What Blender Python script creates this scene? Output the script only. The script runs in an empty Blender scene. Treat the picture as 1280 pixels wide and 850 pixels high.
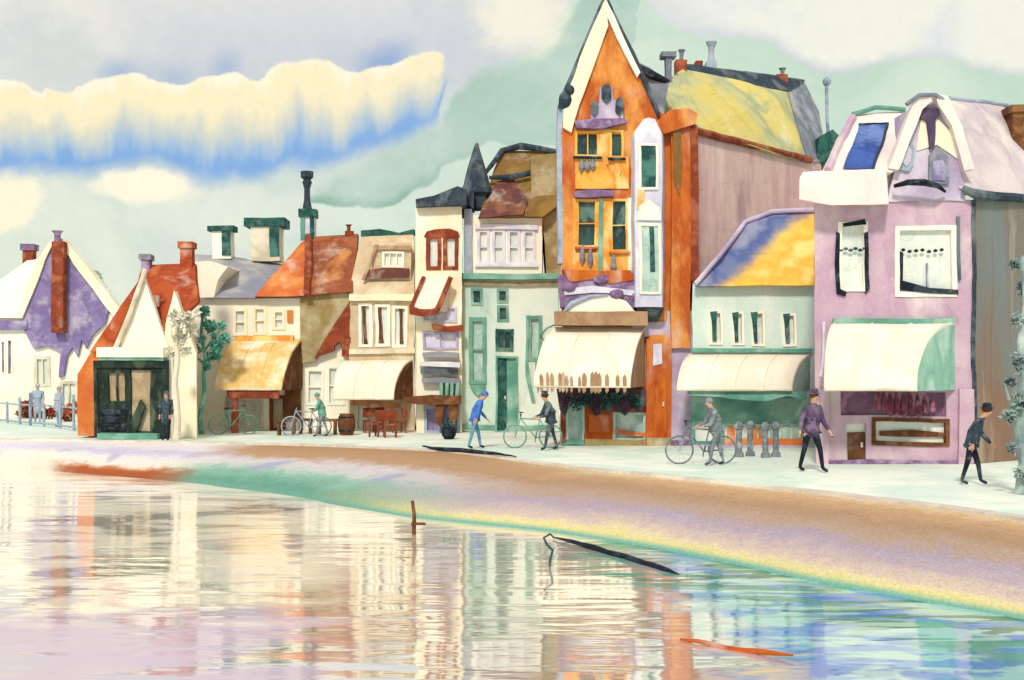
import bpy, bmesh, math, random
from mathutils import Vector, noise, Matrix
random.seed(7)
R = math.radians
F = 1400.0; HZ = 465.0; CH = 2.2; WZ = -0.8
C = bpy.context.scene.collection

def D_of(y, h=CH): return F*h/(y-HZ)                 # distance of a ground point from how low it stands
def P(x, y, D): return Vector(((x-640)/F*D, D, CH+(HZ-y)/F*D))

# ------------------------------------------------------------------ materials
def s2l(c):
    return tuple(((v/255)/12.92 if v/255 <= .04045 else ((v/255+.055)/1.055)**2.4) for v in c)
def alb(c, k=.95):
    return tuple(min(.9, v*k) for v in s2l(c)) + (1,)
_m = {}
def wash(name, cols, scale=.55, streak=1.0, rough=.85, line=.12, grain=.10, spec=.2, lo=.39, hi=.61, bump=.15, k=.93, worn=.3):
    """lime-wash / pigment: cloudy mix of the given colours, thin pigment lines, fine granulation"""
    if name in _m: return _m[name]
    m = bpy.data.materials.new(name); m.use_nodes = True; _m[name] = m
    N = m.node_tree.nodes; L = m.node_tree.links; N.clear()
    out = N.new('ShaderNodeOutputMaterial'); b = N.new('ShaderNodeBsdfPrincipled')
    L.new(b.outputs[0], out.inputs[0])
    b.inputs['Roughness'].default_value = rough; b.inputs['Specular IOR Level'].default_value = spec
    g = N.new('ShaderNodeNewGeometry'); mp = N.new('ShaderNodeMapping')
    off = (sum(map(ord, name)) % 97)*1.37
    mp.inputs['Scale'].default_value = (1, 1, 1/streak); mp.inputs['Location'].default_value = (off, off*.3, off*.7)
    L.new(g.outputs['Position'], mp.inputs[0])
    n1 = N.new('ShaderNodeTexNoise'); n1.inputs['Scale'].default_value = scale
    n1.inputs['Detail'].default_value = 6; n1.inputs['Roughness'].default_value = .6; n1.inputs['Distortion'].default_value = .2
    L.new(mp.outputs[0], n1.inputs['Vector'])
    r = N.new('ShaderNodeValToRGB'); L.new(n1.outputs[0], r.inputs[0])
    el = r.color_ramp.elements; n = len(cols)
    if n == 1: cols = [cols[0], tuple(v*.93 for v in cols[0])]; n = 2
    el[0].position = lo; el[0].color = alb(cols[0], k); el[1].position = hi; el[1].color = alb(cols[-1], k)
    for i in range(1, n-1):
        e = el.new(lo+(hi-lo)*i/(n-1)); e.color = alb(cols[i], k)
    # pigment edges: narrow contour of a second noise
    n2 = N.new('ShaderNodeTexNoise'); n2.inputs['Scale'].default_value = scale*.9; n2.inputs['Detail'].default_value = 4
    n2.inputs['Distortion'].default_value = .4
    L.new(mp.outputs[0], n2.inputs['Vector'])
    s = N.new('ShaderNodeMath'); s.operation = 'SUBTRACT'; s.inputs[1].default_value = .53; L.new(n2.outputs[0], s.inputs[0])
    a = N.new('ShaderNodeMapRange'); a.interpolation_type = 'LINEAR'
    a.inputs['From Min'].default_value = 0; a.inputs['From Max'].default_value = .03
    a.inputs['To Min'].default_value = 1-line; a.inputs['To Max'].default_value = 1
    ab = N.new('ShaderNodeMapRange')
    ab.inputs['From Min'].default_value = -.004; ab.inputs['From Max'].default_value = 0
    ab.inputs['To Min'].default_value = line; ab.inputs['To Max'].default_value = 0
    L.new(s.outputs[0], a.inputs[0]); L.new(s.outputs[0], ab.inputs[0])
    mx = N.new('ShaderNodeMath'); mx.operation = 'ADD'; mx.use_clamp = True
    L.new(a.outputs[0], mx.inputs[0]); L.new(ab.outputs[0], mx.inputs[1])
    gn = N.new('ShaderNodeTexNoise'); gn.inputs['Scale'].default_value = 26; gn.inputs['Detail'].default_value = 3
    L.new(g.outputs['Position'], gn.inputs['Vector'])
    gr = N.new('ShaderNodeMapRange'); gr.inputs['From Min'].default_value = .3; gr.inputs['From Max'].default_value = .7
    gr.inputs['To Min'].default_value = 1-grain; gr.inputs['To Max'].default_value = 1+grain*.5
    L.new(gn.outputs[0], gr.inputs[0])
    mu = N.new('ShaderNodeMath'); mu.operation = 'MULTIPLY'; L.new(mx.outputs[0], mu.inputs[0]); L.new(gr.outputs[0], mu.inputs[1])
    v = N.new('ShaderNodeVectorMath'); v.operation = 'SCALE'
    L.new(r.outputs[0], v.inputs[0]); L.new(mu.outputs[0], v.inputs['Scale'])
    # thin coat: pale worn patches where the wash is nearly rubbed off
    n3 = N.new('ShaderNodeTexNoise'); n3.inputs['Scale'].default_value = scale*1.7; n3.inputs['Detail'].default_value = 5; n3.inputs['Roughness'].default_value = .62; n3.inputs['Distortion'].default_value = .15
    L.new(mp.outputs[0], n3.inputs['Vector'])
    w3 = N.new('ShaderNodeMapRange'); w3.interpolation_type = 'SMOOTHSTEP'; w3.inputs[1].default_value = .54; w3.inputs[2].default_value = .72; w3.inputs[4].default_value = worn if scale < .85 else worn*.35
    L.new(n3.outputs[0], w3.inputs[0])
    wm = N.new('ShaderNodeMix'); wm.data_type = 'RGBA'; wm.inputs[7].default_value = alb((250,242,226), k)
    L.new(w3.outputs[0], wm.inputs[0]); L.new(v.outputs[0], wm.inputs[6])
    L.new(wm.outputs[2], b.inputs['Base Color'])
    if bump:
        bp = N.new('ShaderNodeBump'); bp.inputs['Strength'].default_value = bump; bp.inputs['Distance'].default_value = .02
        L.new(gn.outputs[0], bp.inputs['Height']); L.new(bp.outputs[0], b.inputs['Normal'])
    return m

# ------------------------------------------------------------------ mesh builder
def wob(p, A):
    q = Vector(p)
    a = noise.noise_vector(q*.55+Vector((3, 1, 7)))*A
    b = noise.noise_vector(q*2.6+Vector((9, 4, 2)))*A*.45
    d = a+b
    return q+Vector((d.x, d.y*.35, d.z))

class MB:
    def __init__(s): s.bm = bmesh.new()
    def face(s, pts):
        try: s.bm.faces.new([s.bm.verts.new(p) for p in pts])
        except ValueError: pass
        return s
    def solid(s, front, back):
        """closed solid between two loops of equal length"""
        a = [s.bm.verts.new(p) for p in front]; b = [s.bm.verts.new(p) for p in back]; n = len(a)
        s.bm.faces.new(a); s.bm.faces.new(b[::-1])
        for i in range(n): s.bm.faces.new((a[i], b[i], b[(i+1) % n], a[(i+1) % n]))
        return s
    def prism(s, poly, D, f=0.0, b=.1):
        fr = [P(x, y, D)+Vector((0, -f, 0)) for x, y in poly]; bk = [P(x, y, D)+Vector((0, b, 0)) for x, y in poly]
        return s.solid(fr, bk)
    def rect(s, x0, y0, x1, y1, D, f=0.0, b=.1): return s.prism([(x0, y0), (x0, y1), (x1, y1), (x1, y0)], D, f, b)
    def ring(s, x0, y0, x1, y1, w, D, f=.04, b=.1):
        s.rect(x0, y0, x1, y0+w, D, f, b); s.rect(x0, y1-w, x1, y1, D, f, b)
        s.rect(x0, y0+w, x0+w, y1-w, D, f, b); s.rect(x1-w, y0+w, x1, y1-w, D, f, b); return s
    def hull(s, pts):
        t = bmesh.new(); vs = [t.verts.new(p) for p in pts]
        r = bmesh.ops.convex_hull(t, input=vs)
        bmesh.ops.delete(t, geom=[g for g in r['geom_interior'] if isinstance(g, bmesh.types.BMVert)], context='VERTS')
        bmesh.ops.dissolve_limit(t, angle_limit=.02, verts=t.verts, edges=t.edges)
        me = bpy.data.meshes.new('t'); t.to_mesh(me); t.free(); s.bm.from_mesh(me); bpy.data.meshes.remove(me); return s
    def hp(s, pts): return s.hull([P(*p) for p in pts])
    def box(s, c, size, rz=0):
        m = Matrix.Translation(c) @ Matrix.Rotation(rz, 4, 'Z') @ Matrix.Diagonal((size[0], size[1], size[2], 1))
        bmesh.ops.create_cube(s.bm, size=1, matrix=m); return s
    def ball(s, c, r, sub=2, sc=(1, 1, 1)):
        bmesh.ops.create_icosphere(s.bm, subdivisions=sub, radius=r, matrix=Matrix.Translation(c) @ Matrix.Diagonal((*sc, 1))); return s
    def tube(s, pts, rad, n=8):
        pts = [Vector(p) for p in pts]; rings = []
        if not isinstance(rad, (list, tuple)): rad = [rad]*len(pts)
        for i, p in enumerate(pts):
            t = (pts[min(i+1, len(pts)-1)]-pts[max(i-1, 0)]).normalized()
            u = t.cross(Vector((0, 1, 0)) if abs(t.y) < .9 else Vector((1, 0, 0))).normalized(); w = t.cross(u)
            rings.append([s.bm.verts.new(p+(u*math.cos(2*math.pi*k/n)+w*math.sin(2*math.pi*k/n))*rad[i]) for k in range(n)])
        for a, b in zip(rings, rings[1:]):
            for k in range(n): s.bm.faces.new((a[k], a[(k+1) % n], b[(k+1) % n], b[k]))
        s.bm.faces.new(rings[0][::-1]); s.bm.faces.new(rings[-1]); return s
    def lathe(s, c, prof, n=14):
        c = Vector(c)
        return s.tube([c+Vector((0, 0, z)) for r, z in prof], [max(r, .001) for r, z in prof], n) if prof[0][1] != prof[-1][1] else s
    def wall(s, x0, y0, x1, y1, D, holes=(), dep=.2):
        xs = sorted({x0, x1, *[h[0] for h in holes], *[h[2] for h in holes]}); ys = sorted({y0, y1, *[h[1] for h in holes], *[h[3] for h in holes]})
        for i in range(len(xs)-1):
            for j in range(len(ys)-1):
                cx = (xs[i]+xs[i+1])/2; cy = (ys[j]+ys[j+1])/2
                if any(h[0] < cx < h[2] and h[1] < cy < h[3] for h in holes): continue
                s.face([P(xs[i], ys[j], D), P(xs[i], ys[j+1], D), P(xs[i+1], ys[j+1], D), P(xs[i+1], ys[j], D)])
        k = Vector((0, dep, 0))
        for h in holes:
            q = [P(h[0], h[1], D), P(h[0], h[3], D), P(h[2], h[3], D), P(h[2], h[1], D)]
            for a in range(4): s.face([q[a], q[(a+1) % 4], q[(a+1) % 4]+k, q[a]+k])
        return s
    def build(s, name, mat, parent=None, A=.045, seg=.45, smooth=False, mats=None, org=None):
        bm = s.bm
        bmesh.ops.remove_doubles(bm, verts=bm.verts, dist=.0005)
        if A:
            for _ in range(2):
                for mx in (4, 1):
                    e = [e for e in bm.edges if e.calc_length() > seg*mx*1.2]
                    if e:
                        for cuts in range(6, 0, -1):
                            g = [q for q in e if q.is_valid and min(6, max(1, int(q.calc_length()/seg))) == cuts]
                            if g: bmesh.ops.subdivide_edges(bm, edges=g, cuts=cuts, use_grid_fill=True)
            for v in bm.verts: v.co = wob(v.co, A)
        bmesh.ops.recalc_face_normals(bm, faces=bm.faces)
        o3 = org if org is not None else (parent['_loc'] if parent is not None and '_loc' in parent else (0, 0, 0))
        o3 = Vector(o3)
        for v in bm.verts: v.co -= o3
        me = bpy.data.meshes.new(name); bm.to_mesh(me); bm.free()
        for mm in (mats or [mat]): me.materials.append(mm)
        if smooth: me.polygons.foreach_set('use_smooth', [True]*len(me.polygons))
        o = bpy.data.objects.new(name, me); C.objects.link(o)
        if parent is not None: o.parent = parent; o['_loc'] = tuple(o3)
        else: o.location = o3
        return o

def thing(name, label, cat, loc=(0, 0, 0), rz=0, group=None):
    o = bpy.data.objects.new(name, None); C.objects.link(o); o.empty_display_size = .3
    o.location = loc; o.rotation_euler = (0, 0, rz); o['_loc'] = tuple(loc) if rz == 0 else (0, 0, 0)
    o['label'] = label; o['category'] = cat
    if group: o['group'] = group
    return o
def tag(o, label, cat, group=None, kind=None):
    if label: o['label'] = label
    if cat: o['category'] = cat
    if group: o['group'] = group
    if kind: o['kind'] = kind
    return o
def dup(root, loc, rz, label, group=None, scale=None):
    def cp(o, par):
        c = o.copy(); C.objects.link(c)
        if par: c.parent = par
        for ch in list(o.children): cp(ch, c)
        return c
    r = cp(root, None); r.location = loc; r.rotation_euler = (0, 0, rz); r['label'] = label
    if scale: r.scale = scale
    if group: r['group'] = group
    return r
def leaf_clump(mb, c, r, n, sc=(1,.8,1), s=.09):
    for _ in range(n):
        u = Vector((random.gauss(0,1), random.gauss(0,1), random.gauss(0,1))).normalized()*(random.random()**.45)
        p = Vector(c)+Vector((u.x*r*sc[0], u.y*r*sc[1], u.z*r*sc[2]))
        a = Vector((random.gauss(0,1), random.gauss(0,1), random.gauss(0,1))).normalized(); b_ = a.orthogonal().normalized(); q_ = s*random.uniform(.6,1.4)
        mb.face([p-a*q_, p+b_*q_*.55, p+a*q_, p-b_*q_*.55])
# ================================================================== palette
CREAM = wash('cream_plaster', [(252,246,230), (249,241,222), (243,234,214)], line=.05, grain=.05)
WARM = wash('warm_white', [(252,246,228), (250,238,205), (246,232,200)], line=.06, grain=.05)
BEIGE = wash('beige_stone', [(214,203,180), (232,222,200), (200,190,165)], line=.1)
AQUA = wash('pale_aqua_plaster', [(226,236,224), (206,226,214), (190,216,204)], scale=.35, streak=2)
TEAL = wash('teal_paint', [(150,192,172), (112,166,148), (92,148,132)], scale=.9)
TEALD = wash('dark_teal_paint', [(52,104,96), (28,72,68), (80,130,118)], scale=1.2)
GREEND = wash('black_green_wood', [(46,62,52), (26,38,36), (70,84,66)], scale=1.6, streak=2)
ORANGE = wash('orange_brick', [(212,118,50), (182,86,36), (232,158,80)], scale=.55, streak=2.2)
ORANGED = wash('deep_orange_paint', [(190,90,28), (176,74,22), (208,118,44)], scale=.8, streak=3)
YELLOW = wash('ochre_yellow', [(238,200,96), (228,178,70), (244,216,130)], scale=.5)
YELORG = wash('yellow_orange_plaster', [(238,184,88), (226,148,58), (246,216,140)], scale=1.0, streak=1.6)
MANSY = wash('mustard_slate', [(214,196,112), (200,192,134), (166,172,140), (220,202,122)], scale=.4, streak=1.6)
SLATE = wash('blue_grey_slate', [(150,152,160), (116,124,140), (176,172,176)], scale=.6)
SLATED = wash('dark_slate', [(66,80,92), (44,56,70), (110,122,128)], scale=.9, streak=1.5)
GREYR = wash('grey_roof', [(182,180,174), (152,152,160), (138,140,158)], scale=.5)
VIOLET = wash('violet_slate', [(140,124,172), (124,106,158), (160,146,184)], scale=.7)
LILAC = wash('lilac_plaster', [(212,200,216), (190,174,202), (174,156,186)], scale=.7, streak=1.4)
PALEL = wash('pale_lilac_paint', [(234,232,238), (218,216,230), (202,202,220)], scale=.9)
PURPLE = wash('purple_trim', [(146,118,150), (118,90,130), (176,156,182)], scale=1.3)
MAUVE = wash('mauve_plaster', [(208,180,194), (192,158,180), (224,202,208)], scale=.35, streak=1.6)
PINK = wash('dusty_pink_render', [(218,184,182), (204,164,164), (214,186,176), (190,152,160)], scale=.4, streak=4)
TERRA = wash('terracotta_tile', [(180,84,44), (158,64,34), (202,116,68)], scale=.7)
TERRAO = wash('orange_tile', [(222,140,76), (206,112,56), (196,100,56)], scale=.6)
RUST = wash('rust_tile', [(168,98,62), (140,74,50), (204,136,80)], scale=.5, streak=1.3)
REDB = wash('redbrown_paint', [(150,72,44), (126,54,36), (172,98,66)], scale=1.2)
BROWN = wash('brown_wood', [(120,76,44), (96,58,36), (146,100,62)], scale=1.2)
TAN = wash('tan_plaster', [(214,190,156), (200,176,142), (226,208,178)], scale=.5)
TAND = wash('tan_wood', [(180,146,112), (160,124,94), (196,168,138)], scale=.9)
OLIVE = wash('olive_render', [(168,148,104), (150,128,80), (184,170,134)], scale=.6)
OLIVEB = wash('olive_brown_tile', [(150,118,60), (128,96,48), (140,106,70)], scale=.6)
MAROON = wash('maroon_tile', [(122,72,62), (100,60,58), (140,92,70)], scale=.8)
BRWALL = wash('brown_streaked_render', [(168,132,104), (138,108,90), (120,130,130), (176,148,124)], scale=.45, streak=6, lo=.3, hi=.7)
HOOD = wash('white_pink_paint', [(253,246,232), (246,230,222), (238,218,216)], scale=.6, line=.05, k=.88)
MANSL = wash('pale_lilac_slate', [(228,212,212), (208,192,200), (238,226,220)], scale=.45, streak=1.5, k=.86)
BLUE = wash('blue_glazing', [(70,98,172), (54,80,150), (110,134,190)], scale=.9)
BLUER = wash('blue_slate', [(112,124,162), (84,100,152), (146,150,176)], scale=.5)
INK = wash('ink_black_iron', [(30,38,52), (20,26,36), (52,62,78)], scale=2)
FABRIC = wash('cream_canvas', [(253,247,230), (248,238,214), (253,248,234)], scale=.5, line=.03, grain=.04, k=.84)
FABORG = wash('orange_canvas', [(250,238,200), (238,192,110), (252,244,218)], scale=.6, k=.86)
FABGRN = wash('teal_canvas', [(160,200,182), (132,182,164), (186,214,200)], scale=1, streak=2)  # teal paints the shaded right sides of cream awnings; jars share it
FABBRN = wash('brown_canvas', [(184,150,118), (166,130,100), (206,178,150)], scale=1.4, streak=5)
BLUGR = wash('blue_grey_paint', [(150,164,184), (176,186,200), (124,140,168)], scale=1)
def glass(name, cols, rough=.18):
    m = wash(name, cols, scale=1.5, streak=1.6, rough=rough, spec=.5, bump=.03); return m
GDARK = glass('dark_teal_glass', [(54,84,82), (26,48,52), (96,128,120)])
GPALE = glass('pale_glass', [(238,238,226), (226,230,222), (214,222,216)])
GTEAL = glass('teal_glass', [(190,212,202), (160,192,182), (206,222,212)])
GTAN = glass('tan_glass', [(180,158,122), (160,136,104), (196,178,146)])
GLIL = glass('lilac_glass', [(226,224,238), (206,204,226), (236,234,240)])
GPURP = glass('violet_glass', [(150,136,178), (126,110,158), (176,164,196)])

def yb(D): return HZ+F*CH/D
def body(mb, x0, x1, yt, D, dep, xb0=None, xb1=None, off=.2):
    """walls behind the front slab; side walls follow the given back positions"""
    xb0 = x0 if xb0 is None else xb0; xb1 = x1 if xb1 is None else xb1
    zt = P(0, yt, D).z; b = D+dep
    def q(x, d, z): v = P(x, HZ, d); v.z = z; return v
    Df = D+off
    mb.solid([q(x0, Df, zt), q(x0, Df, -.05), q(x1, Df, -.05), q(x1, Df, zt)], [q(xb0, b, zt), q(xb0, b, -.05), q(xb1, b, -.05), q(xb1, b, zt)])
    # close the sides between slab and body
    for x in (x0, x1):
        mb.face([q(x, D, zt), q(x, D, -.05), q(x, Df, -.05), q(x, Df, zt)])
    return mb
def window(par, x0, y0, x1, y1, D, fm=CREAM, pm=GDARK, fw=2.2, v=0, h=0, sill=None, out=1.2, label=None, name='window', lip=.04):
    m = MB(); m.ring(x0-out, y0-out, x1+out, y1+out, fw+out, D, lip, .11)
    for i in range(v):
        x = x0+(x1-x0)*(i+1)/(v+1); m.rect(x-fw*.35, y0+fw, x+fw*.35, y1-fw, D, lip*.5, .11)
    for i in range(h):
        y = y0+(y1-y0)*(i+1)/(h+1); m.rect(x0+fw, y-fw*.35, x1-fw, y+fw*.35, D, lip*.4, .10)
    f = m.build(name, fm, par)
    MB().rect(x0-.5, y0-.5, x1+.5, y1+.5, D, -.09, .14).build('pane', pm, f)
    if sill: MB().rect(x0-3, y1+1, x1+3, y1+3.5, D, .16, .02).build('sill', sill, f)
    if label: f['label'] = label
    return f
def awning(par, wx, fx, yt, yb_, D, proj, curv, fab, cheek, n=8, left=False, thick=.05):
    """canvas blind from the wall line wx=(x0,x1) at yt to the front rail fx at yb_"""
    zt = P(0, yt, D).z; zb = P(0, yb_, D-proj).z
    prof = []
    for i in range(n+1):
        t = i/n; c = t*math.pi/2
        d = (1-curv)*t+curv*math.sin(c); z = (1-curv)*t+curv*(1-math.cos(c))
        prof.append((d, zt+(zb-zt)*z))
    def pt(side, d, z):
        DD = D-.03-proj*d; x = wx[side]+(fx[side]-wx[side])*d; v = P(x, HZ, DD); v.z = z; return v
    a = [pt(0, d, z) for d, z in prof]; b = [pt(1, d, z) for d, z in prof]
    m = MB(); dn = Vector((0, .02, -thick))
    for i in range(n):
        m.solid([a[i], a[i+1], b[i+1], b[i]], [a[i]+dn, a[i+1]+dn, b[i+1]+dn, b[i]+dn])
    ns = max(3, int(abs((b[0]-a[0]).x)/.75))
    for k in range(ns+1):                       # stitched seams standing slightly proud of the canvas
        t = .01+.98*k/ns; m.tube([a[i].lerp(b[i], t)+Vector((0, -.006, .008)) for i in range(n+1)], .016, 5)
    f = m.build('awning', fab, par, A=.03)
    for side in ((0, 1) if left else (1,)):
        m = MB(); e = a if side == 0 else b; s = -1 if side == 0 else 1
        for i in range(n):
            q = [e[i]+dn, e[i+1]+dn, pt(side, 0, prof[i+1][1])+dn, pt(side, 0, prof[i][1])+dn]
            k = Vector((-.03*s, 0, 0)); m.solid(q, [p+k for p in q])
        m.build('cheek', cheek, f, A=.03)
    # front rail
    MB().tube([a[-1]+Vector((0, -.02, -.03)), b[-1]+Vector((0, -.02, -.03))], .03).build('rail', BEIGE, f, A=.02)
    return f
def hp2(pts, th=.25):
    return MB().hull([P(*p) for p in pts]+[P(*p)+Vector((0, th, -.02)) for p in pts])
def chimney(par, x0, y0, x1, y1, D, mat, cap=None, capm=None, pot=None, dep=None, name='chimney'):
    w = (x1-x0)/F*D; dep = dep or max(.3, w*.8)
    c = MB().rect(x0, y0, x1, y1, D, 0, dep).build(name, mat, par)
    if cap: MB().rect(cap[0], cap[1], cap[2], cap[3], D, .08, dep+.08).build('cap', capm or mat, c)
    if pot:
        px, py0, py1, r = pot
        zb = P(0, py1, D).z; zt = P(0, py0, D).z; cc = P(px, HZ, D+dep/2); rr = r/F*D
        MB().lathe((cc.x, cc.y, 0), [(rr*.8, zb), (rr*.6, zb+(zt-zb)*.4), (rr*.7, zb+(zt-zb)*.75), (rr*1.2, zt)], 10).build('chimney_pot', capm or mat, c, A=.02)
    return c
def house(name, label, cat, x, D, group='houses along the canal street'):
    p = P(x, HZ, D); return thing(name, label, cat, (p.x, p.y, 0), group=group)

# ================================================================== 1 violet gable house
D = 54; H = house('gable_house', 'far left cream house with violet slate gable and a brown chimney down its front', 'house', 70, D)
m = MB().wall(-70, 392, 140, yb(D), D, [(1, 426, 6, 466), (9, 424, 15, 468), (44, 446, 62, 482), (76, 478, 96, 519)])
body(m, -70, 140, 392, D, 6); m.build('wall', CREAM, H)
for w in ((1, 426, 6, 466), (9, 424, 15, 468)): window(H, *w, D, CREAM, GPURP, fw=1.0, out=.6)
window(H, 44, 446, 62, 482, D, BEIGE, GPALE, fw=2.5, v=1)
window(H, 76, 478, 96, 519, D, BEIGE, GPALE, fw=2.5, v=1, name='door')
MB().prism([(30,392),(48,352),(60,320),(72,300),(84,318),(100,340),(118,362),(137,386),(133,404),(118,418),(110,436),(104,424),(99,446),(93,434),(86,444),(81,470),(75,472),(78,440),(60,432),(44,436),(30,410)], D, .18, .05).build('gable', VIOLET, H)
hp2([(-70,397,D-.2),(26,397,D-.2),(56,322,D+2.4),(34,326,D+2.6),(-70,405,D+2.6)]).build('roof', CREAM, H)
MB().prism([(24,398),(31,398),(50,352),(62,318),(72,298),(62,306),(46,332)], D, .3, .3).build('verge', WARM, H)
MB().prism([(72,297),(82,300),(112,334),(152,386),(148,400),(136,386),(118,360),(100,338),(84,315)], D, .3, .3).build('verge', WARM, H)
MB().hp([(72,300,D+.2),(152,390,D+.2),(40,390,D+.2),(72,304,D+6),(150,394,D+6),(40,394,D+6)]).build('roof', BEIGE, H)
MB().rect(-70, 401, 36, 412, D, .25, 0).build('gutter_or_shade', VIOLET, H)
chimney(H, 64, 302, 79, 416, D-.7, REDB, pot=(71.5, 288, 302, 6), capm=PURPLE)
chimney(H, 28, 312, 41, 345, D+3, REDB, cap=(26, 305, 43, 313), capm=PURPLE)

# ================================================================== 2 cottage with dark green shopfront
D = 37.1; H = house('cottage', 'small cottage with white gable, red tile roof and dark green shopfront', 'house', 170, D)
B = yb(D)
m = MB().prism([(178,345),(150,432),(150,440),(210,440),(210,432)], D, 0, .25)
m.wall(128, 440, 216, B, D, [(136, 466, 156, 502), (163, 460, 187, 542)]); body(m, 128, 216, 440, D, 5, 150, 225)
m.build('wall', CREAM, H)
m = MB().prism([(155,378),(128,415),(96,468),(97,545),(124,546),(130,500),(140,440)], D+.25, 0, 4.5); m.build('side_wall', TERRAO, H)
hp2([(153,380,D),(180,338,D+.1),(142,436,D),(112,440,D)], .35).build('lean_to_roof', TERRA, H)
hp2([(178,331,D+2.5),(243,329,D+2.5),(247,376,D+.5),(216,408,D+.3),(150,434,D+.3)], .3).build('roof', TERRA, H)
m = MB().prism([(216,362),(206,404),(204,440),(244,440),(232,404)], D, -.1, .4)
m.wall(216, 440, 246, B-1, D+.1); body(m, 216, 246, 440, D+.1, 4); m.build('wing_wall', WARM, H)
MB().tube([P(181,336,D-.1), P(160,398,D-.12), P(144,436,D-.1)], .09).build('verge_board', BEIGE, H)
MB().rect(195.5, 369, 199, 383, D+.9, .25, .0).build('skylight', CREAM, H)
chimney(H, 225, 308, 240, 376, D+2.2, TERRA, cap=(223, 302, 242, 310))
chimney(H, 176, 324, 187, 350, D+2.2, PURPLE, cap=(174, 318, 189, 325), capm=SLATE)
MB().rect(222, 352, 242, 378, D+1.6, 0, .4).build('flashing', BROWN, H)
MB().rect(128, 434, 210, 446, D, .5, .0).build('lintel', CREAM, H)
MB().rect(131, 444, 209, 450, D, .42, .0).build('cornice', TEAL, H)
S = MB().wall(121, 450, 206, B-1, D-.3, [(136, 466, 156, 502), (163, 462, 187, 540)], dep=.3)
S.rect(121, 450, 206, 459, D-.3, .08, .28).rect(118, 450, 123, B, D-.3, .05, .28).rect(203, 450, 208, B, D-.3, .05, .28)
s = S.build('shopfront', GREEND, H)
for w in ((136, 466, 156, 502), (163, 462, 187, 540)): MB().rect(*w, D-.3, -.1, .13).build('pane', GTAN, s)
MB().rect(145.5, 466, 147.5, 502, D-.3, .0, .06).build('mullion', GREEND, s)
for y in (512, 522, 532): MB().rect(126, y, 158, y+7, D-.3, .05, .02).build('panel', INK, s)
MB().rect(126, B-6, 200, B+1, D-.3, .35, .0).build('step', TEAL, H)
MB().prism([(158,540),(176,500),(182,508),(170,545)], D-.3, .1, 0).build('open_shutter', GREEND, H)

# ================================================================== 3 grey roofed house, orange awning
D = 42.2; B = yb(D); H = house('terraced_house', 'white terraced house with grey roof, white dormer and orange awning', 'house', 310, D)
hol = [(292,386,308,418), (317,384,333,418), (342,388,356,412), (282,498,328,534), (338,496,356,B-.5)]
m = MB().wall(240, 370, 378, B, D, hol); body(m, 240, 378, 370, D, 6); m.build('wall', CREAM, H)
for w in hol[:3]: window(H, *w, D, WARM, GPALE, fw=2.6, v=0, h=1)
window(H, *hol[3], D, BEIGE, GPALE, fw=2, v=3, name='shop_window'); window(H, *hol[4], D, REDB, GTAN, fw=2.4, name='door')
MB().rect(360, 388, 367, 404, D, .07, 0).build('shutter', TERRAO, H)
hp2([(238,372,D-.3),(376,372,D-.3),(378,334,D+3),(300,322,D+3),(244,318,D+3)]).build('roof', GREYR, H)
m = MB().prism([(246,328),(262,326),(286,334),(274,350),(270,372),(248,374)], D, .25, 2.2); m.build('dormer', CREAM, H)
chimney(H, 266, 288, 289, 324, D+2.6, CREAM, cap=(260, 282, 293, 289), capm=TEALD)
MB().rect(278, 289, 289, 320, D+2.6, .05, -.0).build('flue_or_shade', TEALD, H)  # dark teal strip paints the shadow on the cream stack
chimney(H, 314, 282, 349, 326, D+2.6, BEIGE, cap=(306, 272, 356, 283), capm=TEALD)
MB().rect(337, 283, 349, 320, D+2.6, .05, -.0).build('flue_or_shade', TEALD, H)  # shaded side of the wide stack, painted as a dark strip
aw = awning(H, (292, 378), (268, 352), 424, 486, D, 2.0, .55, FABORG, BROWN)
MB().rect(296, 420, 368, 428, D, .25, 0).build('blind_box', YELORG, H)
MB().rect(284, 488, 348, 498, D-1.95, .05, .08).build('valance', REDB, aw)
MB().rect(289, 498, 297, yb(D-1.9), D-1.9, .06, .06).build('post', REDB, aw)
MB().rect(356, 440, 376, 524, D-.2, .1, .1).build('folded_shutter', BROWN, H)

# ================================================================== 4 orange roofed house
D = 42.3; B = yb(D); H = house('terraced_house', 'narrow white house under orange tile roof with tall teal chimney and olive hanging slates', 'house', 408, D)
hol = [(384, 462, 404, 506), (410, 458, 430, 506)]
m = MB().wall(378, 366, 437, B, D, hol); body(m, 378, 437, 366, D, 6); m.build('wall', CREAM, H)
for w in hol: window(H, *w, D, CREAM, GPALE, fw=2.2, h=1)
hp2([(318,370,D-.5),(382,370,D-.5),(387,296,D+2.5),(378,302,D+2.5)], .4).build('roof', TERRAO, H)
hp2([(382,370,D-.45),(441,364,D-.45),(447,292,D+2.5),(387,296,D+2.5)], .4).build('roof', RUST, H)
MB().tube([P(385,295,D+2.3), P(386,330,D+.9), P(383,370,D-.6)], [.13, .16, .12]).build('hip_tiles', REDB, H)
chimney(H, 431, 288, 441, 304, D+2.4, REDB, pot=(436, 280, 289, 3.5))
c = chimney(H, 375, 270, 393, 306, D+2.4, PALEL, cap=(373, 261, 395, 271), capm=TEALD)
MB().rect(375.5, 271, 381, 300, D+2.4, .04, -.0).build('flue_or_shade', TEAL, c)
MB().rect(387, 271, 392.5, 300, D+2.4, .04, -.0).build('flue_or_shade', TEALD, c)
cc = P(384, HZ, D+2.6); zz = lambda y, d=D+2.6: P(0, y, d).z
MB().lathe((cc.x, cc.y, 0), [(.2, zz(262)), (.13, zz(250)), (.12, zz(236)), (.2, zz(228)), (.14, zz(225)), (.26, zz(222)), (.26, zz(215))], 12).build('chimney_pot', SLATED, c, A=.02)
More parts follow.
